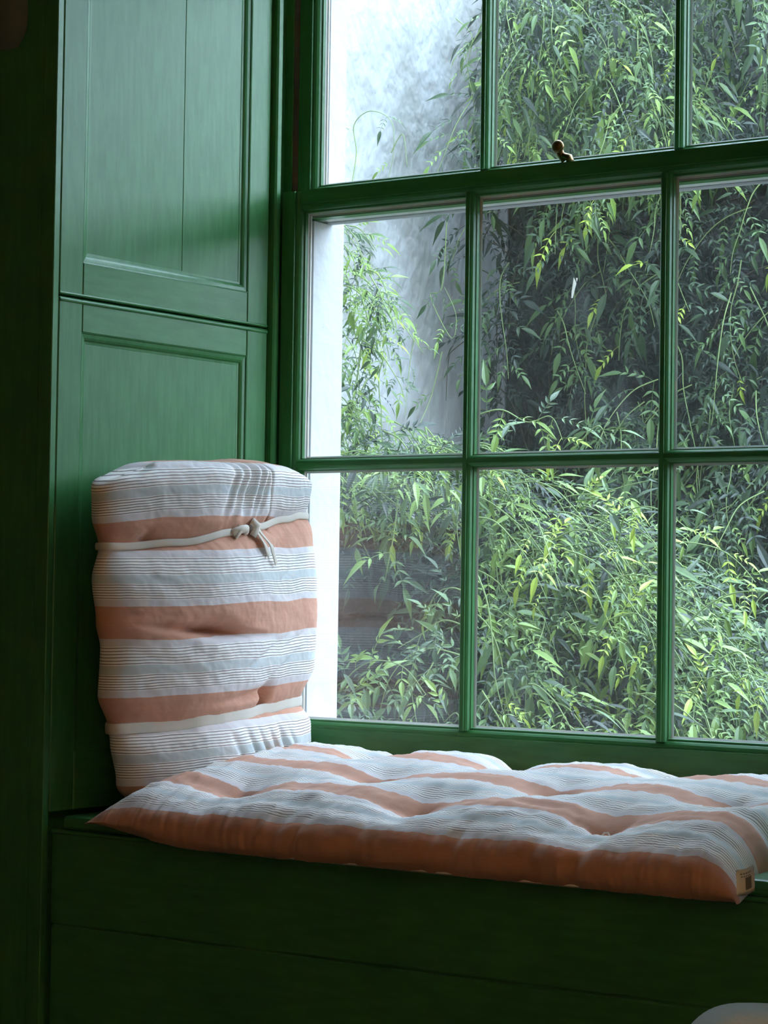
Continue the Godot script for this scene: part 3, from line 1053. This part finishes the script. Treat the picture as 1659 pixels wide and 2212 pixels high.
func make_rolled_cushion() -> void:
	roll_noise.seed = 12
	roll_noise.frequency = 1.0
	var base := Vector3(0.04, -0.1, 0.26)
	var root := thing("rolled_cushion", "striped cushion folded and tied with two cotton tapes, leaning on the shutter", "cushion", base)
	var nu := 340
	var nv := 250
	var pos := PackedVector3Array()
	var uvs := PackedVector2Array()
	var bottom := -0.098
	# even steps round the section
	var phis := []
	var run := [0.0]
	var fine := 6000
	var last := roll_point(0.0, 0.24, 1.0)
	for k in range(1, fine + 1):
		var q := roll_point(TAU * k / fine, 0.24, 1.0)
		run.append(run[-1] + q.distance_to(last) * (1.0 if cos(TAU * k / fine) > -0.2 else 0.4))
		last = q
	var seek := 0
	for i in nu + 1:
		while seek < fine and run[seek + 1] < run[fine] * i / nu:
			seek += 1
		phis.append(TAU * minf(seek + (run[fine] * i / nu - run[seek]) / maxf(1e-9, run[mini(seek + 1, fine)] - run[seek]), fine) / fine)
	for j in nv + 1:
		var t := float(j) / nv
		for i in nu + 1:
			var phi: float = phis[i]
			var zc: float = 0.265 + 0.252 * (roll_point(phi, 0.30, 1.0).z - 0.258) / 0.25
			var top := roll_top(zc)
			var y: float
			var shrink := 1.0
			var edge := 0.115
			if t < edge:
				var k := t / edge
				y = bottom + 0.028 * (1.0 - sqrt(maxf(0.0, 1.0 - k * k)))
				shrink = sin(k * PI * 0.5) * 0.90 + 0.10 * k
				y = bottom + 0.030 * (1.0 - cos(k * PI * 0.5))
				shrink = maxf(0.0, sin(k * PI * 0.5))
			elif t > 1.0 - edge:
				var k := (1.0 - t) / edge
				y = top - 0.026 * (1.0 - cos(k * PI * 0.5))
				shrink = maxf(0.0, sin(k * PI * 0.5))
				# puckers along the top fold
				y += 0.0022 * roll_noise.get_noise_2d(zc * 55.0, 3.0) * (1.0 - k)
			else:
				y = lerpf(bottom + 0.030, top - 0.026, (t - edge) / (1.0 - 2.0 * edge))
			var p := roll_point(phi, y, shrink)
			pos.append(p - base)
			# stripes climb a little towards the window
			var sy := p.y - 0.010 * (0.40 - p.z) / 0.28 + 0.004 * roll_noise.get_noise_2d(p.z * 5.0, p.y * 5.0 + 20.0)
			if p.y > 0.30 and p.z > 0.40:
				sy += 0.03 * pow((p.z - 0.40) / 0.12, 2.0) * 0.4
			uvs.append(Vector2(p.z / 0.0675 + p.x * 8.0, (0.341 - sy) / 0.135))
	obj("cover", grid_from(nu, nv, pos, uvs, true), M.fabric, root)
	# tapes
	var tied := tape(root, base, RIB1, 0.0058, 0.0022, "narrow cotton tape knotted round the cushion")
	tape(root, base, RIB2, 0.0085, 0.0012, "flat cotton tape round the foot of the cushion")
	# knot and hanging ends
	var face := func(z: float, y: float, lift: float) -> Vector3:
		var lo := -PI * 0.5
		var hi := PI * 0.5
		for it in 24:                               # the section's angle at this z
			var mid := 0.5 * (lo + hi)
			if roll_point(mid, y, 1.0).z < z:
				lo = mid
			else:
				hi = mid
		var p := roll_point(lo, y, 1.0)
		return p + Vector3(lift, 0, 0) - base
	var knot := merge([tube([face.call(0.292, 0.3195, 0.004), face.call(0.280, 0.3255, 0.010), face.call(0.266, 0.3270, 0.011), face.call(0.257, 0.3230, 0.004)], 0.0065, 0.0055, func(_k): return Vector3(0, 1, 0), 10),
		tube([face.call(0.286, 0.3125, 0.003), face.call(0.283, 0.3215, 0.012), face.call(0.279, 0.3305, 0.006)], 0.0045, 0.0035, func(_k): return Vector3(0, 0, 1), 10),
		tube([face.call(0.244, 0.3400, 0.003), face.call(0.236, 0.3330, 0.013), face.call(0.238, 0.3230, 0.011), face.call(0.241, 0.3160, 0.004)], 0.0075, 0.0050, func(_k): return Vector3(0, 0, 1), 10)])
	obj("knot", knot, M.tape, tied, "small knot in the tape")
	for e in [[[0.236, 0.334, 0.011], [0.233, 0.322, 0.011], [0.226, 0.305, 0.008], [0.218, 0.294, 0.006], [0.210, 0.286, 0.004]], [[0.233, 0.333, 0.010], [0.222, 0.320, 0.011], [0.208, 0.303, 0.009], [0.196, 0.290, 0.007], [0.186, 0.273, 0.005]]]:
		var pts := []
		for q in e:
			pts.append(face.call(q[0], q[1], q[2]))
		obj("tape_end", tube(spline(pts, 5), 0.0058, 0.0016, func(_k): return Vector3(0.25, 0.25, 1), 10), M.tape, tied)

func tape(root: Node3D, base: Vector3, rib: Array, half: float, thick: float, label: String) -> Node3D:
	var path := []
	var n := 160
	for k in n + 1:
		var e := 2.0 * float(k) / n - 1.0            # denser where the section turns slowly
		var phi := lerpf(-PI * 0.5 - 0.4, PI * 0.5 + 0.6, 0.5 + 0.5 * signf(e) * pow(absf(e), 2.2))
		# height from the table at the section's z (two passes)
		var p := roll_point(phi, 0.3 if rib == RIB1 else 0.03, 1.0)
		var y := table(rib, p.z)
		p = roll_point(phi, y, 1.0)
		var outw := Vector3(cos(phi), 0, sin(phi) * 0.4).normalized()
		path.append(p + outw * (0.0022 + thick * 0.4) - base)
	# stretched over the hollows: smooth the run a little
	for it in 14:
		var q := path.duplicate()
		for k in range(1, n):
			var mean: Vector3 = (path[k - 1] + path[k + 1]) * 0.5
			q[k] = Vector3(maxf(path[k].x, mean.x), path[k].y, path[k].z)
		path = q
	return obj("tape", tube(path, half, thick, func(_k): return Vector3(0, 1, 0), 10, 0.0, 2.6), M.tape, root, label)

# ------------------------------------------------------------------ armchair, cloth
func make_armchair() -> void:
	# only the rounded end of one arm reaches into the picture
	var dirv := Vector3(CAM_F.x, 0, CAM_F.z).normalized()
	var right := Vector3(-dirv.z, 0, dirv.x)
	var tip := CAM + (CAM_F + CAM_R * ((1625.0 - 829.5) / FOCAL) - CAM_U * ((2166.0 - 1106.0) / FOCAL)) * 1.12
	var root := thing("armchair", "low armchair with a rounded grey beige upholstered arm", "armchair", Vector3(tip.x, FLOOR_Y, tip.z))
	root.transform.basis = Basis(right, Vector3.UP, right.cross(Vector3.UP))
	var top := tip.y - FLOOR_Y
	var pad := func(c: Vector3, h: Vector3, n: float) -> ArrayMesh:
		return grid(40, 24, func(u, v):
			var a: float = u * TAU
			var b: float = (v - 0.5) * PI
			var f := func(q: float) -> float: return signf(q) * pow(absf(q), 2.0 / n)
			return [c + Vector3(h.x * f.call(cos(a)) * f.call(cos(b)), h.y * f.call(sin(b)), h.z * f.call(sin(a)) * f.call(cos(b))), Vector2(u, v)], true)
	# local +x to the right of the view, -z... the chair stands to the right of its left arm
	for x in [0.0, 0.62]:
		var run := []
		for k in 13:
			run.append(Vector3(x, top - 0.17, 0.50 * k / 12.0))
		obj("arm", tube(run, 0.055, 0.17, func(_k): return Vector3(1, 0, 0), 120, 0.0, 3.0), M.beige, root)
	obj("seat", pad.call(Vector3(0.31, 0.30, 0.27), Vector3(0.265, 0.085, 0.27), 5.0), M.beige, root)
	obj("backrest", pad.call(Vector3(0.31, 0.38, 0.52), Vector3(0.29, 0.26, 0.07), 4.0), M.beige, root)
	for x in [0.02, 0.60]:
		for z in [0.06, 0.46]:
			obj("leg", box_mesh(Vector3(x - 0.018, 0.0, z - 0.018), Vector3(x + 0.018, 0.24, z + 0.018), 0.004), M.darkwood, root)

func make_added_lamp() -> void:
	# a lamp added behind the viewer as warm fill for the dark boards
	var root := thing("added_lamp", "added floor lamp with a cream shade, out of view for warm fill", "lamp", Vector3(3.2, FLOOR_Y, 3.9))
	obj("base", lathe([Vector2(0.0, 0.0), Vector2(0.14, 0.0), Vector2(0.14, 0.015), Vector2(0.03, 0.03), Vector2(0.0, 0.03)]), M.darkwood, root)
	obj("pole", lathe([Vector2(0.0, 0.02), Vector2(0.011, 0.02), Vector2(0.011, 1.32), Vector2(0.0, 1.32)]), M.darkwood, root)
	var shade := mat(Color(0.90, 0.82, 0.68), 0.9)
	shade.backlight_enabled = true
	shade.backlight = Color(0.8, 0.7, 0.55)
	obj("shade", lathe([Vector2(0.20, 1.22), Vector2(0.13, 1.52), Vector2(0.128, 1.52), Vector2(0.198, 1.22), Vector2(0.20, 1.22)]), shade, root)
	var glow := mat(Color(1.0, 0.9, 0.75), 0.5)
	glow.emission_enabled = true
	glow.emission = Color(1.0, 0.94, 0.86)
	glow.emission_energy_multiplier = 2.0
	obj("bulb", ball(Vector3(0, 1.37, 0), Vector3(0.035, 0.05, 0.035)), glow, root)
	var l := OmniLight3D.new()
	l.name = "fill_light"
	l.position = Vector3(0, 1.37, 0)
	l.light_color = Color(1.0, 0.95, 0.88)
	l.light_energy = 0.23
	l.light_size = 0.035
	l.omni_range = 12.0
	l.omni_attenuation = 2.0
	l.shadow_enabled = true
	root.add_child(l)

func lathe(prof: Array, n := 36) -> ArrayMesh:
	return grid(n, prof.size() - 1, func(u, v):
		var k := roundi(v * (prof.size() - 1))
		var p: Vector2 = prof[k]
		return [Vector3(cos(u * TAU) * p.x, p.y, sin(u * TAU) * p.x), Vector2(u, v)], true)

func make_wall_cloth() -> void:
	var root := thing("hanging_cloth", "dim brown cloth hanging on the dark green wall", "cloth", Vector3(-0.25, 1.05, 0.534))
	var cx := at(56, 104, 0.536).x
	var y0 := at(30, 104, 0.536).y
	var fn := FastNoiseLite.new()
	fn.seed = 8
	fn.frequency = 1.0
	var w := 0.30
	var h := 0.55
	var m := grid(44, 44, func(u, v):
		# front for u < 0.5, back after
		var a: float = u * 2.0
		var q: float = a if a <= 1.0 else 2.0 - a
		var front := a <= 1.0
		var x: float = cx - w * q
		var y: float = y0 + h * v
		var r := 0.018
		if v < 0.06:
			x += (1.0 if q > 0.5 else -1.0) * r * pow(1.0 - v / 0.06, 2.0) * clampf(absf(q - 0.5) * 2.0, 0.0, 1.0)
		x -= 0.004 * fn.get_noise_2d(v * 4.0, 2.0) * (1.0 - q)
		y += 0.003 * fn.get_noise_2d(q * 9.0, 5.0) * (1.0 - v)
		var thick := 0.013 * pow(clampf(minf(q, 1.0 - q) * 14.0, 0.0, 1.0), 0.5) * pow(clampf(minf(v, 1.0 - v) * 20.0, 0.0, 1.0), 0.5)
		var z: float = 0.5335 + (thick + 0.003 * fn.get_noise_2d(x * 22.0, y * 5.0) * clampf(minf(q, 1.0 - q) * 10.0, 0, 1) if front else 0.0)
		return [Vector3(x, y, maxf(z, 0.5330)) - root.position, Vector2(q, v)], true)
	obj("cloth", m, M.brown, root)

# ------------------------------------------------------------------ jasmine
var leaf_meshes := []

func make_leaf_mesh(r: RandomNumberGenerator, pairs: int, terminal: float, lateral: float, droop: float) -> ArrayMesh:
	# a pinnate leaf: base at the origin, midrib along +x, upper side +y
	var st := begin()
	var rachis := []
	var len := 0.022 + 0.014 * pairs
	for k in 7:
		var t := k / 6.0
		rachis.append(Vector3(len * t, -droop * len * t * t, 0))
	for k in 6:                                      # three-sided midrib
		var a: Vector3 = rachis[k]
		var b: Vector3 = rachis[k + 1]
		var o := [Vector3(0, 0.0006, 0), Vector3(0, -0.0004, 0.0006), Vector3(0, -0.0004, -0.0006)]
		for m in 3:
			var p: Vector3 = o[m]
			var q: Vector3 = o[(m + 1) % 3]
			poly(st, [a + p, a + q, b + q, b + p], p + q)
	for k in pairs:
		var t := lerpf(0.38, 0.86, float(k) / maxf(1.0, pairs - 1))
		var c := Vector3(len * t, -droop * len * t * t, 0)
		for s in [-1.0, 1.0]:
			var ang: float = r.randf_range(0.75, 1.10)
			var d := Vector3(cos(ang), r.randf_range(-0.25, 0.12), s * sin(ang)).normalized()
			leaflet(st, r, c, d, lateral * r.randf_range(0.85, 1.15) * (1.1 if k == pairs - 1 else 0.95), r.randf_range(0.15, 0.6))
	var e: Vector3 = rachis[6]
	leaflet(st, r, e, Vector3(1, -droop * 1.6, r.randf_range(-0.15, 0.15)).normalized(), terminal, r.randf_range(0.25, 0.8))
	return st.commit()

func leaflet(st: SurfaceTool, r: RandomNumberGenerator, base: Vector3, dir: Vector3, length: float, curl: float) -> void:
	var side := dir.cross(Vector3.UP).normalized()
	var up := side.cross(dir).normalized()
	var wid := length * r.randf_range(0.125, 0.175)
	var shape := [[0.0, 0.06], [0.16, 0.72], [0.36, 1.0], [0.58, 0.78], [0.78, 0.34], [1.0, 0.0]]
	var fold := r.randf_range(0.25, 0.55)
	var rows := []
	for s in shape:
		var t: float = s[0]
		var mid := base + dir * length * t * (1.0 - 0.12 * curl * t) - Vector3.UP * length * curl * t * t * 0.75
		var w: float = wid * s[1]
		rows.append([mid + side * w + up * w * fold, mid, mid - side * w + up * w * fold])
	for i in rows.size() - 1:
		for h in 2:
			var a: Vector3 = rows[i][h]
			var b: Vector3 = rows[i][h + 1]
			var c: Vector3 = rows[i + 1][h + 1]
			var d: Vector3 = rows[i + 1][h]
			poly(st, [a, b, c], up)
			poly(st, [a, c, d], up)

func grow(plant: Node3D, r: RandomNumberGenerator, pts: Array, o: Dictionary) -> void:
	# one stem with its pairs of leaves. o: size, tones (material numbers), out (way the leaves face), gap, thick, loose (leaves go to the mass)
	var origin := plant.position
	var path := spline(pts, 8)
	var m0: Vector3 = path[path.size() / 2]
	if m0.x < -0.09 and m0.z < -1.09 and m0.y < 0.39:
		return                                      # inside the retaining wall
	for k in path.size():
		path[k] = Vector3(maxf(path[k].x, -0.735), path[k].y, maxf(path[k].z, -2.035))
	var local := []
	for p in path:
		local.append(p - origin)
	var thick: float = o.get("thick", 0.0018)
	obj("stem", tube(local, thick, thick, func(_k): return Vector3(0.3, 0.2, 1), 5, 0.6), M.oldstem if o.get("old", false) else M.stem, plant)
	var gap: float = o.get("gap", 0.045)
	var out: Vector3 = o.get("out", Vector3(0.35, 0.1, 0.9))
	var run := r.randf_range(0.0, gap)
	var flip := 0
	for k in range(1, path.size()):
		var seg: Vector3 = path[k] - path[k - 1]
		run += seg.length()
		while run > gap:
			run -= gap
			flip += 1
			var t := float(k) / path.size()
			var tang := seg.normalized()
			var s1 := tang.cross(out).normalized()
			for s in [-1.0, 1.0]:
				if r.randf() < o.get("skip", 0.12):
					continue
				var lead: Vector3 = (s1 * s * r.randf_range(0.5, 1.0) + tang * r.randf_range(0.2, 0.7) + out * r.randf_range(0.1, 0.7) + Vector3(r.randf_range(-0.3, 0.3), r.randf_range(-0.55, 0.25), r.randf_range(-0.3, 0.3))).normalized()
				var upv: Vector3 = (Vector3.UP * 0.75 + out * 0.8 + Vector3(r.randf_range(-0.4, 0.4), r.randf_range(-0.2, 0.3), r.randf_range(-0.4, 0.4))).normalized()
				var zz := lead.cross(upv).normalized()
				var yy := zz.cross(lead).normalized()
				var size: float = o.get("size", 1.0) * r.randf_range(0.72, 1.22) * (1.0 - 0.35 * maxf(0.0, t - 0.7) / 0.3)
				var tones: Array = o.tones
				var tone: int = tones[r.randi() % tones.size()]
				if t > 0.8 and r.randf() < o.get("young", 0.3):
					tone = 4 if r.randf() < 0.4 else 2
				var tipp: Vector3 = path[k] + lead * size * 0.085
				if minf(tipp.x, path[k].x) < -0.735 or minf(tipp.z, path[k].z) < -2.04 or (tipp.x < -0.09 and tipp.z < -1.07 and tipp.y < 0.38):
					continue
				place_leaf(plant, Transform3D(Basis(lead * size, yy * size, zz * size), path[k] - origin), r.randi() % leaf_meshes.size(), tone, o.get("loose", false))

func place_leaf(plant: Node3D, x: Transform3D, shape: int, tone: int, loose: bool) -> void:
	var n: int = plant.get_meta("leaves", 0)
	if loose or n >= 300:
		var list: Array = used.get_or_add(plant, [])
		list.append([x, tone])
		return
	plant.set_meta("leaves", n + 1)
	var l := obj("leaf", leaf_meshes[shape], M.leaf[tone], plant)
	l.transform = x

func finish_plant(plant: Node3D) -> void:
	# what lies past the 300 leaves that show largest is one mass of foliage
	var list: Array = used.get(plant, [])
	if list.is_empty():
		return
	var mm := MultiMesh.new()
	mm.transform_format = MultiMesh.TRANSFORM_3D
	mm.use_colors = true
	mm.mesh = leaf_meshes[2]
	mm.instance_count = list.size()
	for i in list.size():
		mm.set_instance_transform(i, list[i][0])
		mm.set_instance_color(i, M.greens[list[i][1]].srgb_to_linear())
	var mi := MultiMeshInstance3D.new()
	mi.name = "foliage"
	mi.multimesh = mm
	mi.material_override = M.foliage
	mi.set_meta("kind", "stuff")
	plant.add_child(mi, true)

func make_jasmine() -> void:
	var r := RandomNumberGenerator.new()
	r.seed = 99
	for k in 8:
		leaf_meshes.append(make_leaf_mesh(r, [2, 2, 3, 3, 2, 1, 3, 2][k], r.randf_range(0.040, 0.054), r.randf_range(0.020, 0.027), r.randf_range(0.1, 0.6)))
	wall_jasmine(r)
	crown_jasmine(r)
	side_jasmine(r)
	mound_jasmine(r)
	sprays(r)

func hang(r: RandomNumberGenerator, px: float, py: float, z: float, length: float, drift: float, swell: float) -> Array:
	# a trailing shoot that falls from a pixel's point on the plane z
	var p := at(px, py, z)
	var pts := [p]
	var d := Vector3(drift + r.randf_range(-0.35, 0.35), r.randf_range(-0.2, 0.35), r.randf_range(0.2, 0.7) * swell)
	for k in 5:
		d = (d + Vector3(r.randf_range(-0.35, 0.35), -0.42, -0.10 * swell)).normalized()
		p += d * length / 5.0
		pts.append(p)
	return pts

func wall_jasmine(r: RandomNumberGenerator) -> void:
	# covers the dark garden wall
	var plant := thing("climbing_jasmine", "dark green jasmine covering the garden wall behind the window", "climbing plant", Vector3(0.6, -0.9, -2.0), "jasmine in the courtyard")
	for k in 70:      # the front layer
		var px := r.randf_range(1080, 1700)
		var py := r.randf_range(-60, 1050)
		var pts := hang(r, px, py, r.randf_range(-1.82, -1.66), r.randf_range(0.22, 0.42), r.randf_range(-0.3, 0.3), 0.8)
		grow(plant, r, pts, {"size": r.randf_range(0.85, 1.25), "tones": [0, 0, 3, 0, 1, 1], "gap": 0.050, "young": 0.35})
	for k in 30:
		var pts := hang(r, r.randf_range(1440, 1700), r.randf_range(980, 1480), r.randf_range(-1.85, -1.60), r.randf_range(0.22, 0.40), r.randf_range(-0.3, 0.3), 0.8)
		grow(plant, r, pts, {"size": r.randf_range(0.8, 1.15), "tones": [0, 1, 3, 0], "gap": 0.046, "young": 0.25})
	for k in 190:     # what fills in behind it, shade put into its darkest leaf tone
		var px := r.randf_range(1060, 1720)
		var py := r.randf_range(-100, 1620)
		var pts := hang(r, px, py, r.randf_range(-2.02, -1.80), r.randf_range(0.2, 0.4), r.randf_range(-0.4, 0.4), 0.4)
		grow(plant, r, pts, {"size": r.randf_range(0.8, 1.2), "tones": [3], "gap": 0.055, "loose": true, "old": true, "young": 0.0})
	for k in 130:     # the same growth goes on along the wall, past the window's edge
		var p := Vector3(r.randf_range(0.05, 0.76), r.randf_range(-0.25, 1.92), r.randf_range(-2.0, -1.75))
		var pts := [p]
		var d := Vector3(r.randf_range(-0.4, 0.4), r.randf_range(-0.2, 0.35), r.randf_range(0.1, 0.4))
		for m in 5:
			d = (d + Vector3(r.randf_range(-0.35, 0.35), -0.42, -0.04)).normalized()
			p += d * r.randf_range(0.04, 0.075)
			pts.append(p)
		grow(plant, r, pts, {"size": r.randf_range(0.85, 1.2), "tones": [3, 0, 0, 1], "gap": 0.048, "loose": true, "young": 0.2})
	# one dry bract caught among the leaves
	var b := at(1240, 622, -1.62) - plant.position
	obj("dry_leaf", tube([b + Vector3(0.004, 0.024, 0), b + Vector3(0.003, 0.010, 0.003), b + Vector3(-0.001, -0.008, 0.003), b + Vector3(-0.005, -0.024, 0)], 0.0055, 0.0010, func(_k): return Vector3(0.9, 0.2, -0.3), 8, 0.6), M.petal, plant, "pale dry leaf")
	finish_plant(plant)

func crown_jasmine(r: RandomNumberGenerator) -> void:
	# the lit shoulder of leaves at the top of the wall
	var plant := thing("climbing_jasmine", "bright jasmine shoots hanging from the top of the garden wall", "climbing plant", Vector3(-0.1, -0.9, -1.7), "jasmine in the courtyard")
	for k in 95:
		var px := r.randf_range(1080, 1470)
		var py := r.randf_range(-120, 230)
		if px > 1300 and py < 120 and r.randf() < 0.6:
			continue
		var pts := hang(r, px, py, r.randf_range(-1.75, -1.45), r.randf_range(0.18, 0.36), r.randf_range(0.0, 0.5), 1.0)
		grow(plant, r, pts, {"size": r.randf_range(0.65, 1.0), "tones": [1, 2, 0, 1, 3], "gap": 0.038, "young": 0.5})
	# unseen shoots added above the picture to shade the wall below
	for k in 70:
		var px := r.randf_range(1040, 1760)
		var py := r.randf_range(-420, -80)
		var pts := hang(r, px, py, r.randf_range(-1.95, -1.5), r.randf_range(0.2, 0.4), r.randf_range(-0.3, 0.4), 0.6)
		grow(plant, r, pts, {"size": r.randf_range(0.9, 1.2), "tones": [0, 1, 3], "gap": 0.045, "loose": true})
	finish_plant(plant)

func side_jasmine(r: RandomNumberGenerator) -> void:
	# thin shoots against the pale rendered wall
	var plant := thing("climbing_jasmine", "thin jasmine shoots against the pale rendered wall", "climbing plant", Vector3(-0.6, -0.9, -1.2), "jasmine in the courtyard")
	for k in 46:
		var py := r.randf_range(455, 960)
		var reach := 1.0 if py > 840 else 0.50
		var px := 712.0 + 240.0 * reach * pow(r.randf(), 1.5)
		var pts := hang(r, px, py, r.randf_range(-1.22, -0.85), r.randf_range(0.10, 0.26), r.randf_range(0.1, 0.6), 0.4)
		grow(plant, r, pts, {"size": r.randf_range(0.5, 0.78), "tones": [0, 1, 2, 2, 0, 3], "gap": 0.036, "young": 0.5, "out": Vector3(0.8, 0.1, 0.6)})
	# single runners
	for q in [[[760, 400, -1.0], [770, 330, -1.02], [765, 270, -1.02], [800, 240, -1.02], [845, 262, -1.0], [850, 330, -1.0], [835, 400, -1.0]], [[985, 40, -1.5], [1020, 80, -1.5], [1010, 150, -1.5], [1025, 230, -1.5], [1015, 330, -1.5]], [[965, 480, -1.4], [955, 620, -1.4], [930, 640, -1.4], [975, 730, -1.38], [985, 680, -1.38], [960, 620, -1.38]], [[900, 700, -1.3], [885, 790, -1.3], [875, 900, -1.25]], [[955, 760, -1.3], [930, 860, -1.3], [900, 930, -1.25]], [[845, 330, -1.0], [870, 290, -1.0], [880, 360, -1.0]]]:
		var pts := []
		for p in q:
			pts.append(at(p[0], p[1], p[2]))
		grow(plant, r, pts, {"size": 0.6, "tones": [0, 1, 2], "gap": 0.12, "skip": 0.45, "thick": 0.0014, "out": Vector3(0.8, 0.1, 0.6)})
	finish_plant(plant)

func mound_jasmine(r: RandomNumberGenerator) -> void:
	# the sprawling bank of jasmine below the window
	var plant := thing("jasmine_bush", "sprawling bright jasmine bank arching below the window", "bush", Vector3(0.1, -0.9, -1.0), "jasmine in the courtyard")
	var ridge := func(px: float) -> float:
		return table([[720, 960], [1000, 930], [1060, 1010], [1250, 1090], [1420, 1230], [1560, 1370], [1700, 1500]], px)
	for k in 135:
		var px := r.randf_range(1000, 1640)
		var top: float = ridge.call(px)
		var py := top + absf(r.randfn(0.0, 0.5)) * (1600.0 - top)
		if py > 1600:
			continue
		var z := -0.95 + 0.45 * clampf((py - top) / 500.0, 0.0, 1.0) + r.randf_range(-0.1, 0.1)
		var p := at(px, py, z)
		var pts := [p]
		var d := Vector3(r.randf_range(0.3, 1.0), r.randf_range(0.0, 0.6), r.randf_range(-0.2, 0.6))
		for m in 5:
			d = (d + Vector3(r.randf_range(-0.2, 0.3), -0.40, r.randf_range(-0.1, 0.2))).normalized()
			p += d * r.randf_range(0.035, 0.065)
			pts.append(p)
		grow(plant, r, pts, {"size": r.randf_range(0.7, 1.1), "tones": [1, 2, 1, 0, 2, 3], "gap": 0.036, "young": 0.45, "out": Vector3(0.4, 0.5, 0.75)})
	for k in 26:
		var px := r.randf_range(1010, 1600)
		var p := at(px, ridge.call(px) + r.randf_range(10, 330), r.randf_range(-0.8, -0.5))
		var pts := [p]
		var d := Vector3(r.randf_range(-0.2, 1.0), r.randf_range(0.0, 1.0), r.randf_range(-0.2, 0.5))
		for m in 5:
			d = (d + Vector3(r.randf_range(-0.2, 0.35), -0.38, r.randf_range(-0.1, 0.2))).normalized()
			p += d * r.randf_range(0.04, 0.075)
			pts.append(p)
		grow(plant, r, pts, {"size": 0.7, "tones": [2, 1, 4], "gap": 0.07, "skip": 0.5, "young": 0.8, "out": Vector3(0.4, 0.5, 0.75)})
	# the roof of leaves over the hollow, seen from below
	for k in 95:
		var px := r.randf_range(715, 1040)
		var py := r.randf_range(960, 1075)
		var p := at(px, py, r.randf_range(-1.35, -0.65))
		var pts := [p]
		var d := Vector3(r.randf_range(-0.3, 0.8), r.randf_range(-0.2, 0.3), r.randf_range(-0.3, 0.5))
		for m in 5:
			d = (d + Vector3(r.randf_range(-0.3, 0.3), -0.16, r.randf_range(-0.2, 0.2))).normalized()
			p += d * r.randf_range(0.02, 0.038)
			pts.append(p)
		grow(plant, r, pts, {"size": r.randf_range(0.7, 1.0), "tones": [0, 1, 3, 2], "gap": 0.036, "young": 0.2, "out": Vector3(0.3, 0.7, 0.5)})
	# growth inside, its shade put into darker leaf tones
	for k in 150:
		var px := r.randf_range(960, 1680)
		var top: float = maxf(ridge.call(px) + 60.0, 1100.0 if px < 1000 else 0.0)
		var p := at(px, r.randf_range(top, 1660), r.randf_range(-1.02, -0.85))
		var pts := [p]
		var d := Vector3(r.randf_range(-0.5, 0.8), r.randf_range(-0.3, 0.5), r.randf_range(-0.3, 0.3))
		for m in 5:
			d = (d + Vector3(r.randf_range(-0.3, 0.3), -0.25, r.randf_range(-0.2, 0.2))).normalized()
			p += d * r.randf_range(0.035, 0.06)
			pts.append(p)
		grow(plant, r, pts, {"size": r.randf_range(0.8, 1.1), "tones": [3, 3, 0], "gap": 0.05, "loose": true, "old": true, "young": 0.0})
	finish_plant(plant)

func sprays(r: RandomNumberGenerator) -> void:
	# low sprays that lean towards the glass
	var plant := thing("jasmine_bush", "low jasmine sprays leaning on the outside sill", "bush", Vector3(0.2, -0.9, -0.4), "jasmine in the courtyard")
	var shoots := [
		[[700, 1590, -0.42], [740, 1480, -0.40], [800, 1430, -0.38], [870, 1440, -0.36], [920, 1500, -0.34]],
		[[1010, 1420, -0.5], [930, 1400, -0.45], [880, 1420, -0.42], [840, 1470, -0.4], [820, 1540, -0.4]],
		[[1020, 1360, -0.5], [960, 1340, -0.48], [910, 1370, -0.46], [860, 1400, -0.44]],
		[[960, 1380, -0.48], [920, 1460, -0.42], [890, 1480, -0.42], [900, 1560, -0.4]],
		[[690, 1560, -0.36], [720, 1500, -0.35], [700, 1440, -0.34], [715, 1410, -0.34]],
		[[680, 1540, -0.34], [720, 1520, -0.33], [760, 1500, -0.32], [790, 1530, -0.32]],
		[[1040, 1640, -0.42], [1000, 1570, -0.40], [985, 1540, -0.40], [960, 1560, -0.40]],
		[[760, 1640, -0.42], [800, 1560, -0.41], [840, 1570, -0.40], [870, 1590, -0.40]],
		[[1020, 1290, -0.62], [980, 1270, -0.6], [940, 1285, -0.6], [925, 1330, -0.6]],
		[[860, 1080, -0.7], [850, 1160, -0.66], [838, 1220, -0.64], [832, 1255, -0.64]],
		[[1010, 905, -0.7], [1080, 885, -0.7], [1140, 912, -0.7], [1190, 900, -0.7], [1215, 950, -0.7]],
		[[1240, 970, -0.72], [1290, 920, -0.72], [1312, 950, -0.72]],
		[[1280, 1075, -0.75], [1350, 1050, -0.75], [1420, 1035, -0.75]],
	]
	for q in shoots:
		var pts := []
		for p in q:
			pts.append(at(p[0], p[1], p[2]))
		grow(plant, r, pts, {"size": r.randf_range(0.85, 1.15), "tones": [1, 0, 2, 1], "gap": 0.042, "young": 0.6, "out": Vector3(0.35, 0.55, 0.75)})
	finish_plant(plant)
